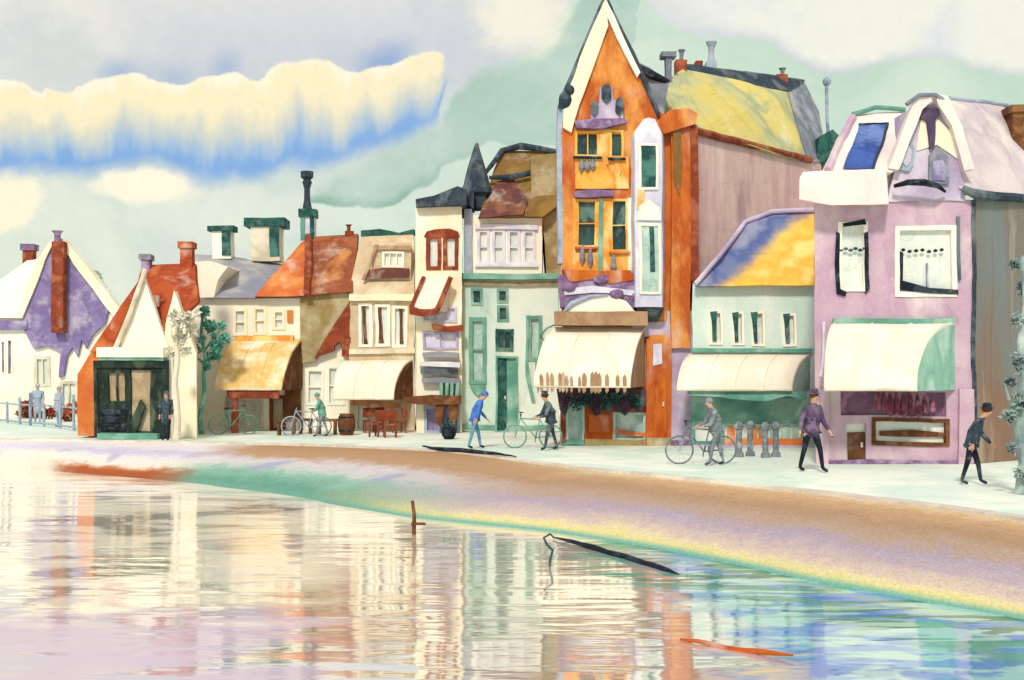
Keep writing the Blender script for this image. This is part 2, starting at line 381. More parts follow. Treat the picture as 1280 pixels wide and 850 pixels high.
MB().prism([(377,370),(441,366),(439,388),(418,415),(395,452),(377,454)], D, .22, 0).build('hanging_slates', OLIVE, H)
MB().prism([(439,376),(440,445),(429,445),(428,414),(421,412),(419,438),(394,447),(408,424),(424,398)], D, .3, 0).build('side_shadow_patch', REDB, H)  # dark red patch paints the shadow side of the wall

# ================================================================== 5 tan house
D = 42; B = yb(D); H = house('terraced_house', 'tan house with sloping mansard, framed dormer and three tall curtained windows', 'house', 477, D)
hol = [(449,380,464,432), (470,382,486,432), (491,384,508,434), (446,506,486,B-.5)]
m = MB().wall(437, 370, 518, B, D, hol); body(m, 437, 518, 370, D, 6); m.build('wall', TAN, H)
for i, w in enumerate(hol[:3]):
    f = window(H, *w, D, CREAM, GPALE, fw=2.4)
    x = w[0]+(5, 4, 9)[i]
    MB().prism([(x-1.5, w[1]+2), (x+2.5, w[1]+1), (x+2, w[1]+20), (x+3, w[3]-12), (x+5, w[3]-3), (x, w[3]-3), (x-1, w[1]+30)], D, .0, .07).build('curtain', BROWN, f)
window(H, *hol[3], D, BEIGE, GPALE, fw=2, v=2, name='shop_window')
MB().rect(437, 436, 520, 442, D, .12, 0).build('string_course', BEIGE, H)
MB().rect(437, 368, 518, 376, D, .2, 0).build('cornice', WARM, H)
hp2([(436,372,D-.2),(518,372,D-.2),(517,290,D+2),(452,293,D+2)]).build('roof', TAN, H)
MB().prism([(451,288),(475,286),(500,291),(518,286),(518,293),(451,295)], D+2, .1, .5).build('ridge', TEALD, H)
d = MB().wall(466, 304, 514, 350, D+.3, [(480,316,504,334)]); d.hp([(466,304,D+.5),(514,304,D+.5),(466,350,D+.5),(514,350,D+.5),(470,308,D+1.9),(512,308,D+1.9)])
d = d.build('dormer', TAN, H)
window(H, 480, 316, 504, 334, D+.3, CREAM, GPALE, fw=1.6, v=2)
MB().rect(468, 308, 514, 313, D+.3, .12, 0).build('dormer_cornice', TAND, d)
MB().prism([(462,338),(480,336),(512,336),(512,347),(456,350)], D+.3, .14, 0).build('dormer_sill', MAROON, d)
MB().tube([P(472,306,D+.2), P(463,332,D+.15), P(455,350,D+.1)], .07).build('dormer_edge', TAND, d)
aw = awning(H, (428, 516), (416, 492), 450, 498, D, 1.5, .8, FABRIC, BROWN)
MB().prism([(438,499),(470,501),(500,503),(500,510),(462,508),(438,506)], D-1.5, .04, .06).build('valance', BROWN, aw)

# ================================================================== 6 narrow white house
D = 40.5; B = yb(D); H = house('tower_house', 'narrow white house with flat grey cap, paired red arched windows and brown shop beam', 'house', 548, D)
hol = [(535,296,549,336), (556,296,570,336), (531, 508, 574, B-.5), (529,384,570,402), (529,416,572,436)]
m = MB().wall(520, 256, 577, B, D, hol); body(m, 520, 577, 256, D, 6); m.build('wall', WARM, H)
for w in hol[:2]:
    f = window(H, *w, D, REDB, GPALE, fw=2.2, out=2.5)
m = MB().prism([(530,296),(534,289),(545,286),(562,286),(572,290),(574,296)], D, .06, .05); m.build('window_hood', REDB, H)
window(H, *hol[3], D, PALEL, GLIL, fw=1.5, v=2); window(H, *hol[4], D, LILAC, GLIL, fw=1.5, v=1)
window(H, *hol[2], D, BLUGR, GPURP, fw=2.4, v=1, name='shop_window')
MB().prism([(521,250),(544,246),(572,236),(583,240),(583,259),(521,259)], D, .35, 3).build('roof', SLATED, H)
b = MB().hp([(517,386,D-.6),(545,386,D-.6),(560,346,D-.5),(528,346,D-.5),(517,390,D),(560,390,D),(560,346,D),(528,346,D)]).build('oriel', CREAM, H)
MB().prism([(512,382),(530,388),(548,384),(549,392),(530,396),(512,393)], D-.6, .08, .1).build('oriel_sill', REDB, b)
MB().prism([(561,346),(566,348),(556,372),(549,390),(544,386),(552,368)], D-.55, .06, .1).build('oriel_edge', REDB, b)
MB().prism([(517,386),(513,382),(528,345),(532,346)], D-.57, .05, .1).build('oriel_edge', REDB, b)
MB().prism([(540,405),(560,408),(579,406),(579,413),(560,415),(542,412)], D, .3, 0).build('string_course', REDB, H)
for y0, x0, x1, mt in ((440,528,573,SLATE), (452,524,575,PALEL), (461,526,572,SLATED), (472,528,575,SLATE)):
    MB().prism([(x0,y0+1),((x0+x1)/2,y0-1),(x1,y0+1),(x1,y0+7),((x0+x1)/2,y0+6),(x0,y0+6)], D, .35, .0).build('louvre', mt, H)
for x in (550, 557, 563, 570): MB().rect(x, 478, x+4, 496, D, .4, 0).build('shop_blind_slat', TEAL, H)
MB().prism([(508,496),(540,493),(577,494),(577,504),(540,505),(509,503)], D, .7, .0).build('shop_beam', BROWN, H)
MB().prism([(546,504),(557,504),(556,520),(552,533),(547,528)], D, .6, -.3).build('post', BROWN, H)
MB().prism([(562,504),(574,504),(573,520),(568,532),(563,528)], D, .6, -.3).build('post', BROWN, H)

# ================================================================== 7 teal house
D = 41; B = yb(D); H = house('townhouse', 'pale teal townhouse with tall green shutters, dark spire and olive roof', 'house', 636, D)
hol = [(590,362,602,380), (588,398,606,478), (622,362,634,377), (622,382,634,400), (620,412,640,438), (620,446,646,B-.5), (661,396,676,450)]
m = MB().wall(577, 345, 698, B, D, hol); body(m, 577, 698, 345, D, 6); m.build('wall', AQUA, H)
up = [(598,288,612,330), (617,288,631,330), (636,288,650,330), (655,288,669,330)]
m = MB().wall(590, 270, 678, 345, D, up); body(m, 590, 678, 270, D, 5); m.build('upper_wall', CREAM, H)
for w in up: window(H, *w, D, PALEL, GPALE, fw=2.4, h=1)
MB().rect(594, 281, 673, 287, D, .12, 0).build('window_head', PALEL, H); MB().rect(594, 331, 673, 334, D, .12, 0).build('window_sill', PALEL, H)
MB().rect(580, 262, 590, 345, D, .12, .6).build('pilaster', BLUGR, H)
MB().prism([(664,194),(702,190),(702,345),(684,345),(679,275),(664,272)], D+.25, 0, 3).build('party_wall', OLIVE, H)
window(H, *hol[0], D, TEAL, GDARK, fw=2); window(H, *hol[2], D, TEAL, GDARK, fw=2); window(H, *hol[3], D, TEAL, GDARK, fw=2)
f = window(H, *hol[1], D, TEAL, GTEAL, fw=3, out=2, h=1, label='tall green framed window left of the door')
MB().prism([(587,481),(607,481),(603,488),(597,494),(591,488)], D, .15, 0).build('bracket', TEAL, f)
f = window(H, *hol[6], D, TEAL, GTEAL, fw=3, out=1.5)
MB().prism([(657,394),(661,393),(660,450),(664,478),(669,502),(664,502),(657,470)], D, .1, 0).build('bracket', TEAL, f)
MB().prism([(669,450),(678,450),(676,470),(672,490)], D, .1, 0).build('bracket', TEAL, f)
MB().tube([P(675,420,D-.1), P(683,410,D-.6), P(696,405,D-.9)], .035).build('lamp_arm', TEAL, H)
window(H, *hol[4], D, TEALD, GDARK, fw=3, v=1, label='dark fanlight above the door')
dr = MB().ring(619, 445, 647, B, 2.5, D, .06, .12).build('door', TEAL, H)
MB().rect(621, 448, 633, B-1, D, -.03, .12).build('door_leaf', TEALD, dr, A=.02)
MB().rect(633, 448, 645, B-1, D, -.06, .12).build('door_leaf', TEAL, dr, A=.02)
MB().box(P(631.5, 497, D-.02), (.05, .06, .12)).build('handle', BEIGE, dr, A=0)
MB().rect(575, 343, 700, 350, D, .3, 0).build('cornice', TEAL, H); MB().rect(577, 353, 698, 357, D, .12, 0).build('moulding', OLIVE, H)
MB().rect(577, 531, 618, 536, D, .08, 0).build('plinth', TEAL, H); MB().rect(648, 532, 690, 537, D, .08, 0).build('plinth', TEAL, H)
hp2([(598,272,D-.35),(680,270,D-.35),(699,255,D-.2),(700,190,D+2.5),(626,188,D+2.5)], .3).build('roof', OLIVEB, H)
hp2([(597,273,D-.5),(655,268,D-.5),(660,252,D-.1),(643,224,D+.9),(622,226,D+.9)], .12).build('lower_roof', MAROON, H)
MB().tube([P(612,222,D+.8), P(638,222,D+.7), P(664,216,D+.8), P(685,209,D+1)], [.07, .12, .1, .05]).build('ridge_flashing', SLATED, H)
MB().tube([P(606,218,D+.8), P(628,188,D+2.3), P(650,183,D+2.3), P(700,190,D+2.3)], [.07, .12, .14, .1]).build('ridge', SLATED, H)
cc = P(596, HZ, D+.6); zz = lambda y: P(0, y, D+.6).z
MB().lathe((cc.x, cc.y, 0), [(.42, zz(262)), (.46, zz(246)), (.62, zz(243)), (.48, zz(230)), (.36, zz(212)), (.22, zz(196)), (.05, zz(178))], 8).build('spire', SLATED, H)
MB().prism([(548,250),(566,240),(580,234),(592,240),(592,262),(582,256)], D-.1, .1, 1).build('spire_skirt', SLATED, H)
# ================================================================== 8 orange gabled tower house
D = 33.5; B = yb(D); H = house('gabled_house', 'tall orange house with steep pointed gable, lilac oriel bay and cream shop awning', 'house', 770, D)
hol = [(720,165,749,196), (763,164,779,198), (721,250,745,308), (764,250,784,314), (708,500,729,553), (767,516,806,549), (732,512,765,B-1)]
m = MB().wall(702, 168, 862, B, D, hol)
m.prism([(755,4),(790,80),(826,150),(862,150),(862,168),(702,168),(706,128)], D, 0, .25)
body(m, 702, 862, 168, D, 8, 706, 850); m.build('wall', ORANGE, H)
MB().prism([(755,0),(760,34),(742,84),(724,130),(714,166),(704,160),(704,126)], D, .12, 0).build('verge', WARM, H)
MB().prism([(755,0),(768,24),(800,92),(796,98),(778,62),(758,22)], D, .14, 0).build('verge', CREAM, H)
MB().tube([P(754,-3,D-.05), P(728,66,D-.05), P(704,122,D-.05), P(702,135,D-.05)], [.04,.07,.1,.12]).build('coping', SLATED, H)
MB().tube([P(756,-3,D-.05), P(790,66,D-.05), P(820,134,D-.05), P(830,158,D-.05)], [.05,.09,.07,.04]).build('coping', SLATED, H)
MB().ball(P(706,124,D-.1), .2, 2, (1,.8,1.3)).ball(P(712,112,D-.1), .16, 2).build('finial', SLATED, H, A=.05)
MB().rect(697, 134, 703, 330, D, .02, .6).build('corner_shadow_strip', BLUGR, H)  # grey strip paints the shade at the tower's left corner
hp2([(764,14,D+.3),(826,158,D+.3),(832,160,D+4),(800,84,D+4),(770,30,D+4)], .1).build('roof', SLATE, H)
MB().prism([(790,74),(812,84),(836,102),(830,150),(834,168),(826,160)], D+.6, 0, 3).build('rear_roof', SLATE, H)
MB().tube([P(796,82,D+.4), P(812,92,D+.5), P(835,103,D+.7)], [.08,.14,.1]).build('ridge', INK, H)
# stepped lilac ornament
o = MB().prism([(738,152),(738,130),(748,130),(749,110),(764,108),(766,126),(779,126),(779,152)], D, .16, 0).build('ornament', LILAC, H)
for a in ((751,107,763,130), (738,128,747,147), (769,124,779,147)):
    MB().prism([(a[0],a[1]+4),(a[0]+3,a[1]),(a[2]-3,a[1]),(a[2],a[1]+4),(a[2],a[3]-6),((a[0]+a[2])/2,a[3]),(a[0],a[3]-6)], D, .24, -.1).build('niche', SLATED, o)
MB().prism([(718,152),(738,150),(780,150),(784,156),(750,162),(720,161)], D, .22, 0).build('moulding', PURPLE, H)
MB().prism([(716,241),(735,238),(765,240),(766,246),(735,248),(718,247)], D, .2, 0).build('moulding', PURPLE, H)
MB().wall(719, 196.5, 786, 236, D-.05, [], dep=.05).rect(719, 197, 786, 236, D, .05, 0).build('yellow_panel', YELORG, H)
m = MB().rect(746, 162.5, 762, 197, D, .05, 0); m.build('pier', YELORG, H)
for r in ((716,248,720,352), (746,248,763,352), (785,248,790,352), (720,316,746,352), (763,316,785,352)):
    MB().rect(*r, D, .05, 0).build('yellow_panel', YELORG if r[0] != 785 else CREAM, H)
MB().rect(748, 250, 753, 350, D, .12, 0).build('downpipe', TEAL, H)
for w in (hol[0], hol[1]): window(H, *w, D, YELLOW, GDARK, fw=2, v=1 if w[2]-w[0] > 20 else 0, sill=INK)
for w in (hol[2], hol[3]): window(H, *w, D, YELORG, GDARK, fw=1.8, h=1, sill=TERRAO)
for cx, y0, y1, dd in ((727,199,215,.1), (734,199,215,.1), (741,198,213,.1), (728,306,330,.12), (738,308,334,.12), (767,318,342,.12)):
    a = P(cx, (y0+y1)/2, D-dd); h2 = (y1-y0)/F*D/2
    MB().tube([a+Vector((0,0,-h2)), a+Vector((0,0,-h2*.4)), a+Vector((0,0,h2*.4)), a+Vector((0,0,h2))], [.02,.09,.06,.03]).build('baluster', SLATE, H, A=.02)
MB().prism([(697,346),(720,342),(800,344),(803,362),(797,386),(700,386)], D, .45, 0).build('balcony', PURPLE, H)
MB().prism([(702,338),(786,340),(790,352),(762,356),(740,350),(712,354)], D, .5, 0).build('balcony_rim', ORANGED, H)
MB().prism([(704,362),(740,358),(792,366),(790,372),(740,366),(706,370)], D, .5, -.3).build('balcony_band', PALEL, H)
MB().prism([(706,391),(716,380),(738,372),(760,371),(780,378),(791,391)], D, .52, -.3).build('lunette', CREAM, H)
MB().tube([P(705,391,D-.56), P(716,379,D-.56), P(738,370,D-.56), P(760,369,D-.56)], [.04,.08,.06,.02]).build('lunette_rim', BLUGR, H)
for a in ((712,358), (752,348), (770,368), (798,372)): MB().ball(P(a[0], a[1], D-.52), .16, 2, (1.4,.5,.9)).build('boss', PURPLE, H, A=.06)
MB().rect(692, 391, 806, 408, D, .62, 0).build('fascia_beam', TAND, H)
aw = awning(H, (690, 806), (668, 788), 409, 482, D, 1.7, .5, FABRIC, FABBRN)
for i, x in enumerate((676,684,689,699,703,708,714,724,729,739,743,747,757,770,779)):
    h = (12,16,14,15,16,10,10,9,16,18,18,14,14,12,12)[i]; w = (4,3,4,4,4,3,3,3,5,4,5,5,4,4,4)[i]
    MB().prism([(x,478-h*.6),(x+w/2,474-h*.6),(x+w,478-h*.6),(x+w,488),(x+w*.3,491),(x,487)], D-1.72, .05, .03).build('tassel', FABBRN if i % 3 else TAND, aw)
MB().prism([(696,486),(720,483),(805,487),(806,505),(798,514),(789,509),(780,519),(770,510),(760,516),(752,512),(744,520),(738,511),(728,508),(722,503),(712,498),(706,520),(699,512)], D, .35, 0).build('shop_canopy', wash('aubergine_cloth', [(84,56,74), (52,84,82), (60,44,62)], scale=2), H)
for k, x in enumerate((708, 720, 733, 745, 757, 769, 781, 793)):
    mb = MB(); leaf_clump(mb, P(x, 502+4*math.sin(k*2.3), D-.5), .19, 90, sc=(1,.6,1.25), s=.05); mb.build('hanging_basket', TEALD if k % 3 else wash('plum_petals', [(120,78,110), (90,56,84)], scale=3), H, A=0)
window(H, *hol[4], D, GTEAL, GTEAL, fw=2, name='shop_window'); window(H, *hol[5], D, GTEAL, GTEAL, fw=2.2, h=0, name='shop_window')
f = MB().rect(731, 510, 766, B-1, D, .02, .12).build('shop_door', ORANGED, H)
MB().rect(736, 518, 761, 540, D, .05, -.01).build('panel', TERRAO, f)
MB().rect(703, 550, 730, B, D, .06, 0).build('plinth', TEAL, H); MB().rect(731, 549, 812, B+.5, D, .1, 0).build('plinth', OLIVE, H)
MB().prism([(768,536),(790,539),(806,540),(806,545),(790,544),(768,541)], D, .08, 0).build('window_board', TERRAO, H)
MB().rect(700, 492, 707, B-4, D, .1, 0).build('door_post', REDB, H)
# oriel bay
Db = D-.7
b = MB().hull([P(*p) for p in ((789,172,D),(831,172,D),(789,384,D),(831,384,D),(794,166,Db),(828,166,Db),(794,384,Db),(828,384,Db))])
b.hull([P(*p) for p in ((789,172,D),(831,172,D),(794,167,Db),(828,167,Db),(806,150,D-.3),(820,150,D-.3),(812,148,D))])
b = b.build('oriel', PALEL, H)
for w, pm in (((801,182,821,236), GDARK), ((801,282,824,366), GTEAL)):
    MB().ring(w[0]-2, w[1]-2, w[2]+2, w[3]+2, 3, Db, .06, .02).build('window', CREAM, b)
    MB().rect(*w, Db, .02, .01).build('pane', pm, b)
MB().prism([(801,184),(821,186),(819,232),(812,236),(804,230)], Db, .035, 0).build('curtain', TEALD, b)
MB().rect(812, 284, 818, 340, Db, .035, 0).build('curtain', TEALD, b)
MB().prism([(797,276),(800,258),(812,250),(825,260),(827,276)], Db, .07, 0).build('lunette', CREAM, b)
MB().rect(798, 236, 806, 262, Db, .05, 0).build('panel', YELORG, b)
MB().hp([(794,384,Db),(830,384,Db),(794,384,D),(830,384,D),(806,402,D-.3),(822,402,D-.3),(806,402,D),(822,402,D)]).build('corbel', SLATED, b)
# right pilaster, lilac strip, orange door
MB().rect(838, 150, 862, 436, D, .22, 0).build('pilaster', ORANGE, H)
MB().rect(861.5, 158, 871, 352, D, .26, .5).build('corner_post', REDB, H)
MB().prism([(818,158),(836,142),(860,139),(871,146),(868,158),(850,164),(828,172)], D, .38, 0).build('scroll', ORANGE, H)
MB().prism([(840,152),(850,152),(849,220),(846,246),(841,230)], D, .3, 0).build('niche', OLIVEB, H)
MB().rect(834, 388, 865, B, D, .06, 0).rect(789, 402, 834, 420, D, .06, 0).build('lilac_pier', LILAC, H)
MB().rect(836, 550, 866, B+2, D, .12, 0).build('pier_foot', PURPLE, H)
f = MB().prism([(807,424),(813,418),(832,418),(838,426),(838,B),(807,B)], D, .16, 0).build('side_door', ORANGE, H)
MB().prism([(815,430),(826,430),(826,456),(815,458)], D, .19, 0).build('fanlight', GLIL, f)
MB().prism([(817,478),(823,468),(831,474),(832,540),(828,548),(816,546)], D, .2, 0).build('door_leaf', ORANGED, f)
MB().rect(808, 546, 837, B+1, D, .22, 0).build('kick_board', OLIVE, f)
MB().box(P(829, 505, D-.22), (.05,.06,.14)).build('handle', BEIGE, f, A=0)

# ================================================================== mansard house with pink wall
H = house('mansard_house', 'large house with windowless dusty pink wall under a mustard yellow mansard roof', 'house', 940, 36)
def q(x, d, z): v = P(x, HZ, d); v.z = z; return v
ZT = 9.5
m = MB().solid([q(866,34,ZT), q(866,34,0), q(1026,39.4,0), q(1026,39.4,ZT)], [q(858,42,ZT), q(858,42,0), q(1020,46,0), q(1020,46,ZT)])
m.build('wall', PINK, H)
MB().tube([q(864,33.8,ZT+.05), q(900,34.9,ZT), q(960,36.9,ZT+.05), q(1012,38.7,ZT)], .12).build('gutter_or_shade', REDB, H)
hp2([(866,165,33.9),(940,182,36),(1010,204,38.6),(985,113,40.2),(900,96,38.4),(854,86,37),(828,104,35.8),(825,158,34.6)], 1.5).build('roof', MANSY, H)
hp2([(985,112,40.1),(1009,203,38.5),(1036,204,40),(1024,140,42),(1004,100,42)], 1.2).build('hip_roof', SLATE, H)
MB().hull([P(*p) for p in ((850,92,36.9),(852,79,37.3),(985,98,40.6),(988,114,40.1),(900,86,39.5),(985,96,42),(1006,100,42))]).build('roof_top', SLATED, H)
chimney(H, 832, 71, 840, 104, 36, SLATE, cap=(826, 65, 845, 71), capm=SLATE, dep=.3)
c = chimney(H, 845, 74, 859, 92, 37, REDB, pot=(852, 60, 75, 4), capm=SLATE, dep=.4)
chimney(H, 870, 76, 879, 86, 38, REDB, dep=.4)
chimney(H, 883, 76, 896, 92, 38.5, BLUGR, pot=(889, 50, 77, 6), dep=.5)
chimney(H, 971, 93, 985, 104, 40.3, REDB, pot=(978, 84, 94, 4), capm=SLATE, dep=.4)
MB().tube([P(1034,196,39.5), P(1034,106,39.5)], .06).ball(P(1034,102,39.5), .16).build('lightning_rod', BLUGR, H)
MB().prism([(1018,204),(1024,170),(1040,162),(1050,172),(1046,206)], 39.3, 0, 1).build('roof_vent', TEALD, H)

def two_tone(name, a, b_, m1, m2, w=.25):
    """roof painted in two colours that meet along the line a-b with a bled edge (real pigment on the tiles)"""
    m = bpy.data.materials.new(name); m.use_nodes = True; N = m.node_tree.nodes; L = m.node_tree.links; N.clear()
    def copy_col(src):
        r = next(n for n in src.node_tree.nodes if n.type == 'VALTORGB')
        n = N.new('ShaderNodeValToRGB'); e = n.color_ramp.elements; s_ = r.color_ramp.elements
        e[0].position, e[0].color = s_[0].position, s_[0].color; e[1].position, e[1].color = s_[-1].position, s_[-1].color
        for q_ in list(s_)[1:-1]: x = e.new(q_.position); x.color = q_.color
        return n
    out = N.new('ShaderNodeOutputMaterial'); bs = N.new('ShaderNodeBsdfPrincipled'); L.new(bs.outputs[0], out.inputs[0]); bs.inputs['Roughness'].default_value = .85; bs.inputs['Specular IOR Level'].default_value = .2
    g = N.new('ShaderNodeNewGeometry'); no = N.new('ShaderNodeTexNoise'); no.inputs['Scale'].default_value = .8; no.inputs['Detail'].default_value = 6; L.new(g.outputs['Position'], no.inputs['Vector'])
    n2 = N.new('ShaderNodeTexNoise'); n2.inputs['Scale'].default_value = 1.1; n2.inputs['Detail'].default_value = 3; L.new(g.outputs['Position'], n2.inputs['Vector'])
    d = (b_-a); nrm = Vector((d.z, 0, -d.x)).normalized()
    dot = N.new('ShaderNodeVectorMath'); dot.operation = 'DOT_PRODUCT'; dot.inputs[1].default_value = nrm; L.new(g.outputs['Position'], dot.inputs[0])
    ad = N.new('ShaderNodeMath'); ad.operation = 'MULTIPLY_ADD'; L.new(n2.outputs[0], ad.inputs[0]); ad.inputs[1].default_value = .7; L.new(dot.outputs['Value'], ad.inputs[2])
    mr = N.new('ShaderNodeMapRange'); mr.interpolation_type = 'SMOOTHSTEP'; c0 = nrm.dot(a)+.35; mr.inputs[1].default_value = c0-w; mr.inputs[2].default_value = c0+w; L.new(ad.outputs[0], mr.inputs[0])
    A_, B_ = copy_col(m1), copy_col(m2); L.new(no.outputs[0], A_.inputs[0]); L.new(no.outputs[0], B_.inputs[0])
    mx = N.new('ShaderNodeMix'); mx.data_type = 'RGBA'; L.new(mr.outputs[0], mx.inputs[0]); L.new(A_.outputs[0], mx.inputs[6]); L.new(B_.outputs[0], mx.inputs[7]); L.new(mx.outputs[2], bs.inputs['Base Color'])
    return m
# ================================================================== 9 pale green shop
D = 32.8; B = yb(D); H = house('shop_house', 'low pale green shop with yellow and blue roof, four narrow windows and cream awning', 'house', 940, D)
hol = [(888,390,902,430), (916,391,929,431), (941,391,955,432), (979,393,994,432), (868,504,897,552), (905,530,1002,553)]
m = MB().wall(866, 355, 1019, B, D, hol); body(m, 866, 1019, 355, D, 1.0, 866, 1019)
m.build('wall', AQUA, H)
for i, w in enumerate(hol[:4]):
    f = window(H, *w, D, CREAM, GPALE, fw=1.6)
    x = w[0]+(2, 1, 0, 2)[i]
    MB().prism([(x-2,w[1]),(x+6,w[1]-1),(x+5,w[1]+12),(x+5,w[3]-3),(x+1,w[3]-4),(x,w[1]+16)], D, .09, -.02).build('shutter', TEALD, f)
Df = D-.35; Dk = D+1.2
hp2([(870,358,Df),(1019,356,Df),(1019,264,Dk),(958,266,Dk),(932,279,Dk-.15)], .25).build('roof', two_tone('blue_yellow_tiles', P(904,357,Df), P(1002,267,Dk), BLUER, YELLOW), H)
MB().tube([P(870,356,Df-.05), P(900,318,D), P(932,277,Dk-.2), P(965,265,Dk-.1), P(1019,262,Dk-.1)], .07).build('verge', LILAC, H)
MB().rect(864, 436, 1014, 441, D, .14, 0).build('cornice', TEAL, H)
aw = awning(H, (862, 1013), (846, 990), 443, 486, D, 1.1, .75, FABRIC, FABGRN)
m = MB().prism([(860,486),(900,487),(930,492),(960,490),(1008,488),(1008,500),(985,494),(960,500),(930,499),(900,495),(862,494)], D-1.05, .0, .06).build('valance', TEAL, aw)
s = MB().wall(864, 496, 1012, B-1, D-.08, hol[4:], dep=.1).rect(864, 496, 1012, 527, D, .12, -.02)
s.rect(864, 527, 868, B, D, .12, -.02).rect(1003, 527, 1012, B, D, .12, -.02)
s = s.build('shopfront', TEAL, H)
for w in hol[4:]: MB().rect(w[0]-1, w[1]-1, w[2]+1, w[3]+1, D, -.05, .1).build('pane', GPALE, s)
for x, mt in ((908,TERRAO),(936,TERRAO),(948,TAND),(962,FABGRN),(976,FABGRN),(990,FABGRN)):
    MB().prism([(x,552),(x,538),(x+2,533),(x+8,533),(x+10,538),(x+10,552)], D, .02, .03).build('display_jar', mt, s)
MB().rect(904, 548, 1004, B, D, .14, .0).build('stall_riser', TERRAO, s)
MB().rect(864, 556, 1012, B+1, D, .2, .0).build('step', LILAC, H)

# ================================================================== 10 mauve house
D = 26.8; B = yb(D); H = house('corner_house', 'mauve corner house with white gable frames, blue skylight and curved cream awning', 'house', 1115, D)
hol = [(1048,278,1083,364), (1119,284,1194,370), (1090,524,1184,556), (1050,490,1182,520), (1056,530,1082,B-1)]
m = MB().wall(1018, 250, 1216, B, D, hol); body(m, 1018, 1216, 250, D, 7, 1022, 1240); m.build('wall', MAUVE, H)
f = window(H, *hol[0], D, CREAM, GPALE, fw=4, out=1, h=0)
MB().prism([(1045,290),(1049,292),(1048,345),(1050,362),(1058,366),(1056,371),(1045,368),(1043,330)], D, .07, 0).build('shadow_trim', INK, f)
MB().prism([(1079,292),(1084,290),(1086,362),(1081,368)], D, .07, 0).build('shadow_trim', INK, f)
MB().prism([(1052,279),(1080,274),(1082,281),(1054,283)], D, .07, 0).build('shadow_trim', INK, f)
for x in range(1050, 1081, 6): MB().ball(P(x+1, 311+(x % 4), D-.03), .055, 1, (1.2,.5,.8)).build('curtain_tassel', SLATED, f, A=.02)
f = window(H, *hol[1], D, CREAM, GPALE, fw=5, out=1, v=0)
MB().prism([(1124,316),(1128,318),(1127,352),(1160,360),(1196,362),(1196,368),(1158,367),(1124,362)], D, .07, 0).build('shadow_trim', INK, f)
MB().rect(1158, 330, 1160, 364, D, .0, .06).build('mullion', BLUGR, f)
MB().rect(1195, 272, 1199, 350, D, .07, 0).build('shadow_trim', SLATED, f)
for x in range(1128, 1182, 8): MB().ball(P(x+1, 313+(x % 3), D-.03), .05, 1, (1.2,.5,.9)).build('curtain_tassel', INK, f, A=.02)
MB().hull([P(*p) for p in ((1000,222,D-.7),(1000,248,D-.7),(1004,215,D-.6),(1108,213,D-.6),(1110,256,D-.7),(1040,256,D-.7),(1018,254,D),(1110,256,D),(1018,215,D+.3),(1110,215,D+.3),(1018,250,D+.3))]).build('cornice_box', HOOD, H)
hp2([(1030,216,D-.3),(1116,216,D-.3),(1132,138,D+1.9),(1066,143,D+1.9)], .3).build('roof', HOOD, H)
def sk(x, y, o=.1): return P(x, y, D-.3+2.2*(216-y)/75-o)
m = MB().solid([sk(1055,211), sk(1074,156), sk(1111,153), sk(1092,212)], [sk(1055,211,-.1), sk(1074,156,-.1), sk(1111,153,-.1), sk(1092,212,-.1)])
f = m.build('skylight', BLUE, H)
MB().tube([sk(1092,212,.14), sk(1111,153,.14), sk(1074,155,.14)], .035).build('skylight_frame', SLATED, f)
MB().tube([sk(1036,214,.05), sk(1050,176,.05), sk(1067,146,.05)], .1).build('verge', MAUVE, H)
MB().tube([P(1066,143,D+1.8), P(1095,134,D+1.8), P(1132,136,D+1.8)], .06).build('ridge', TEAL, H)
m = MB().prism([(1108,252),(1118,215),(1148,128),(1170,128),(1200,190),(1206,252)], D, .05, 1.8); m.build('gable', LILAC, H)
MB().prism([(1106,214),(1138,128),(1156,118),(1160,130),(1148,140),(1118,216)], D, .3, 0).build('verge', HOOD, H)
MB().prism([(1164,120),(1180,124),(1196,160),(1212,214),(1200,216),(1184,160),(1168,134)], D, .28, 0).build('verge', HOOD, H)
MB().tube([P(1134,130,D-.35), P(1150,118,D-.35), P(1170,119,D-.3), P(1186,128,D-.2)], .05).build('coping', SLATE, H)
MB().prism([(1150,150),(1166,146),(1186,165),(1196,200),(1170,182),(1144,190)], D, .09, 0).build('gable_panel', WARM, H)
MB().prism([(1140,140),(1150,136),(1170,138),(1172,146),(1167,152),(1166,186),(1160,188),(1156,152),(1144,148)], D, .16, 0).build('hoist_beam', wash('dark_plum', [(96,78,104), (74,60,86)], scale=2), H)
f = MB().prism([(1120,186),(1126,176),(1136,176),(1141,188),(1140,206),(1134,216),(1123,214),(1119,202)], D, .13, 0).build('window', BLUGR, H)
MB().prism([(1124,188),(1130,182),(1137,190),(1136,204),(1130,210),(1125,204)], D, .16, 0).build('pane', LILAC, f)
f = MB().prism([(1160,196),(1168,185),(1178,188),(1184,198),(1184,232),(1160,232)], D, .13, 0).build('window', SLATE, H)
MB().prism([(1164,204),(1176,202),(1180,210),(1179,228),(1164,228)], D, .16, 0).build('pane', GPURP, f)
MB().tube([P(1118,233,D-.3), P(1135,229,D-.45), P(1155,229,D-.5), P(1172,233,D-.45), P(1182,241,D-.2)], [.04,.07,.08,.06,.03]).build('balcony_rail', INK, H)
hp2([(1200,236,D-.1),(1216,240,D-.1),(1300,248,D+1.6),(1275,134,D+4),(1186,122,D+2.4),(1176,130,D+1.4)], .4).build('side_roof', MANSL, H)
MB().tube([P(1204,236,D-.2), P(1218,242,D-.2), P(1300,250,D+1.5)], [.08,.12,.1]).build('gutter_or_shade', SLATED, H)  # dark tube draws the shadow line under the eaves
MB().tube([P(1186,122,D+2.3), P(1240,129,D+3.2), P(1275,134,D+3.8)], .06).build('ridge', BLUGR, H)
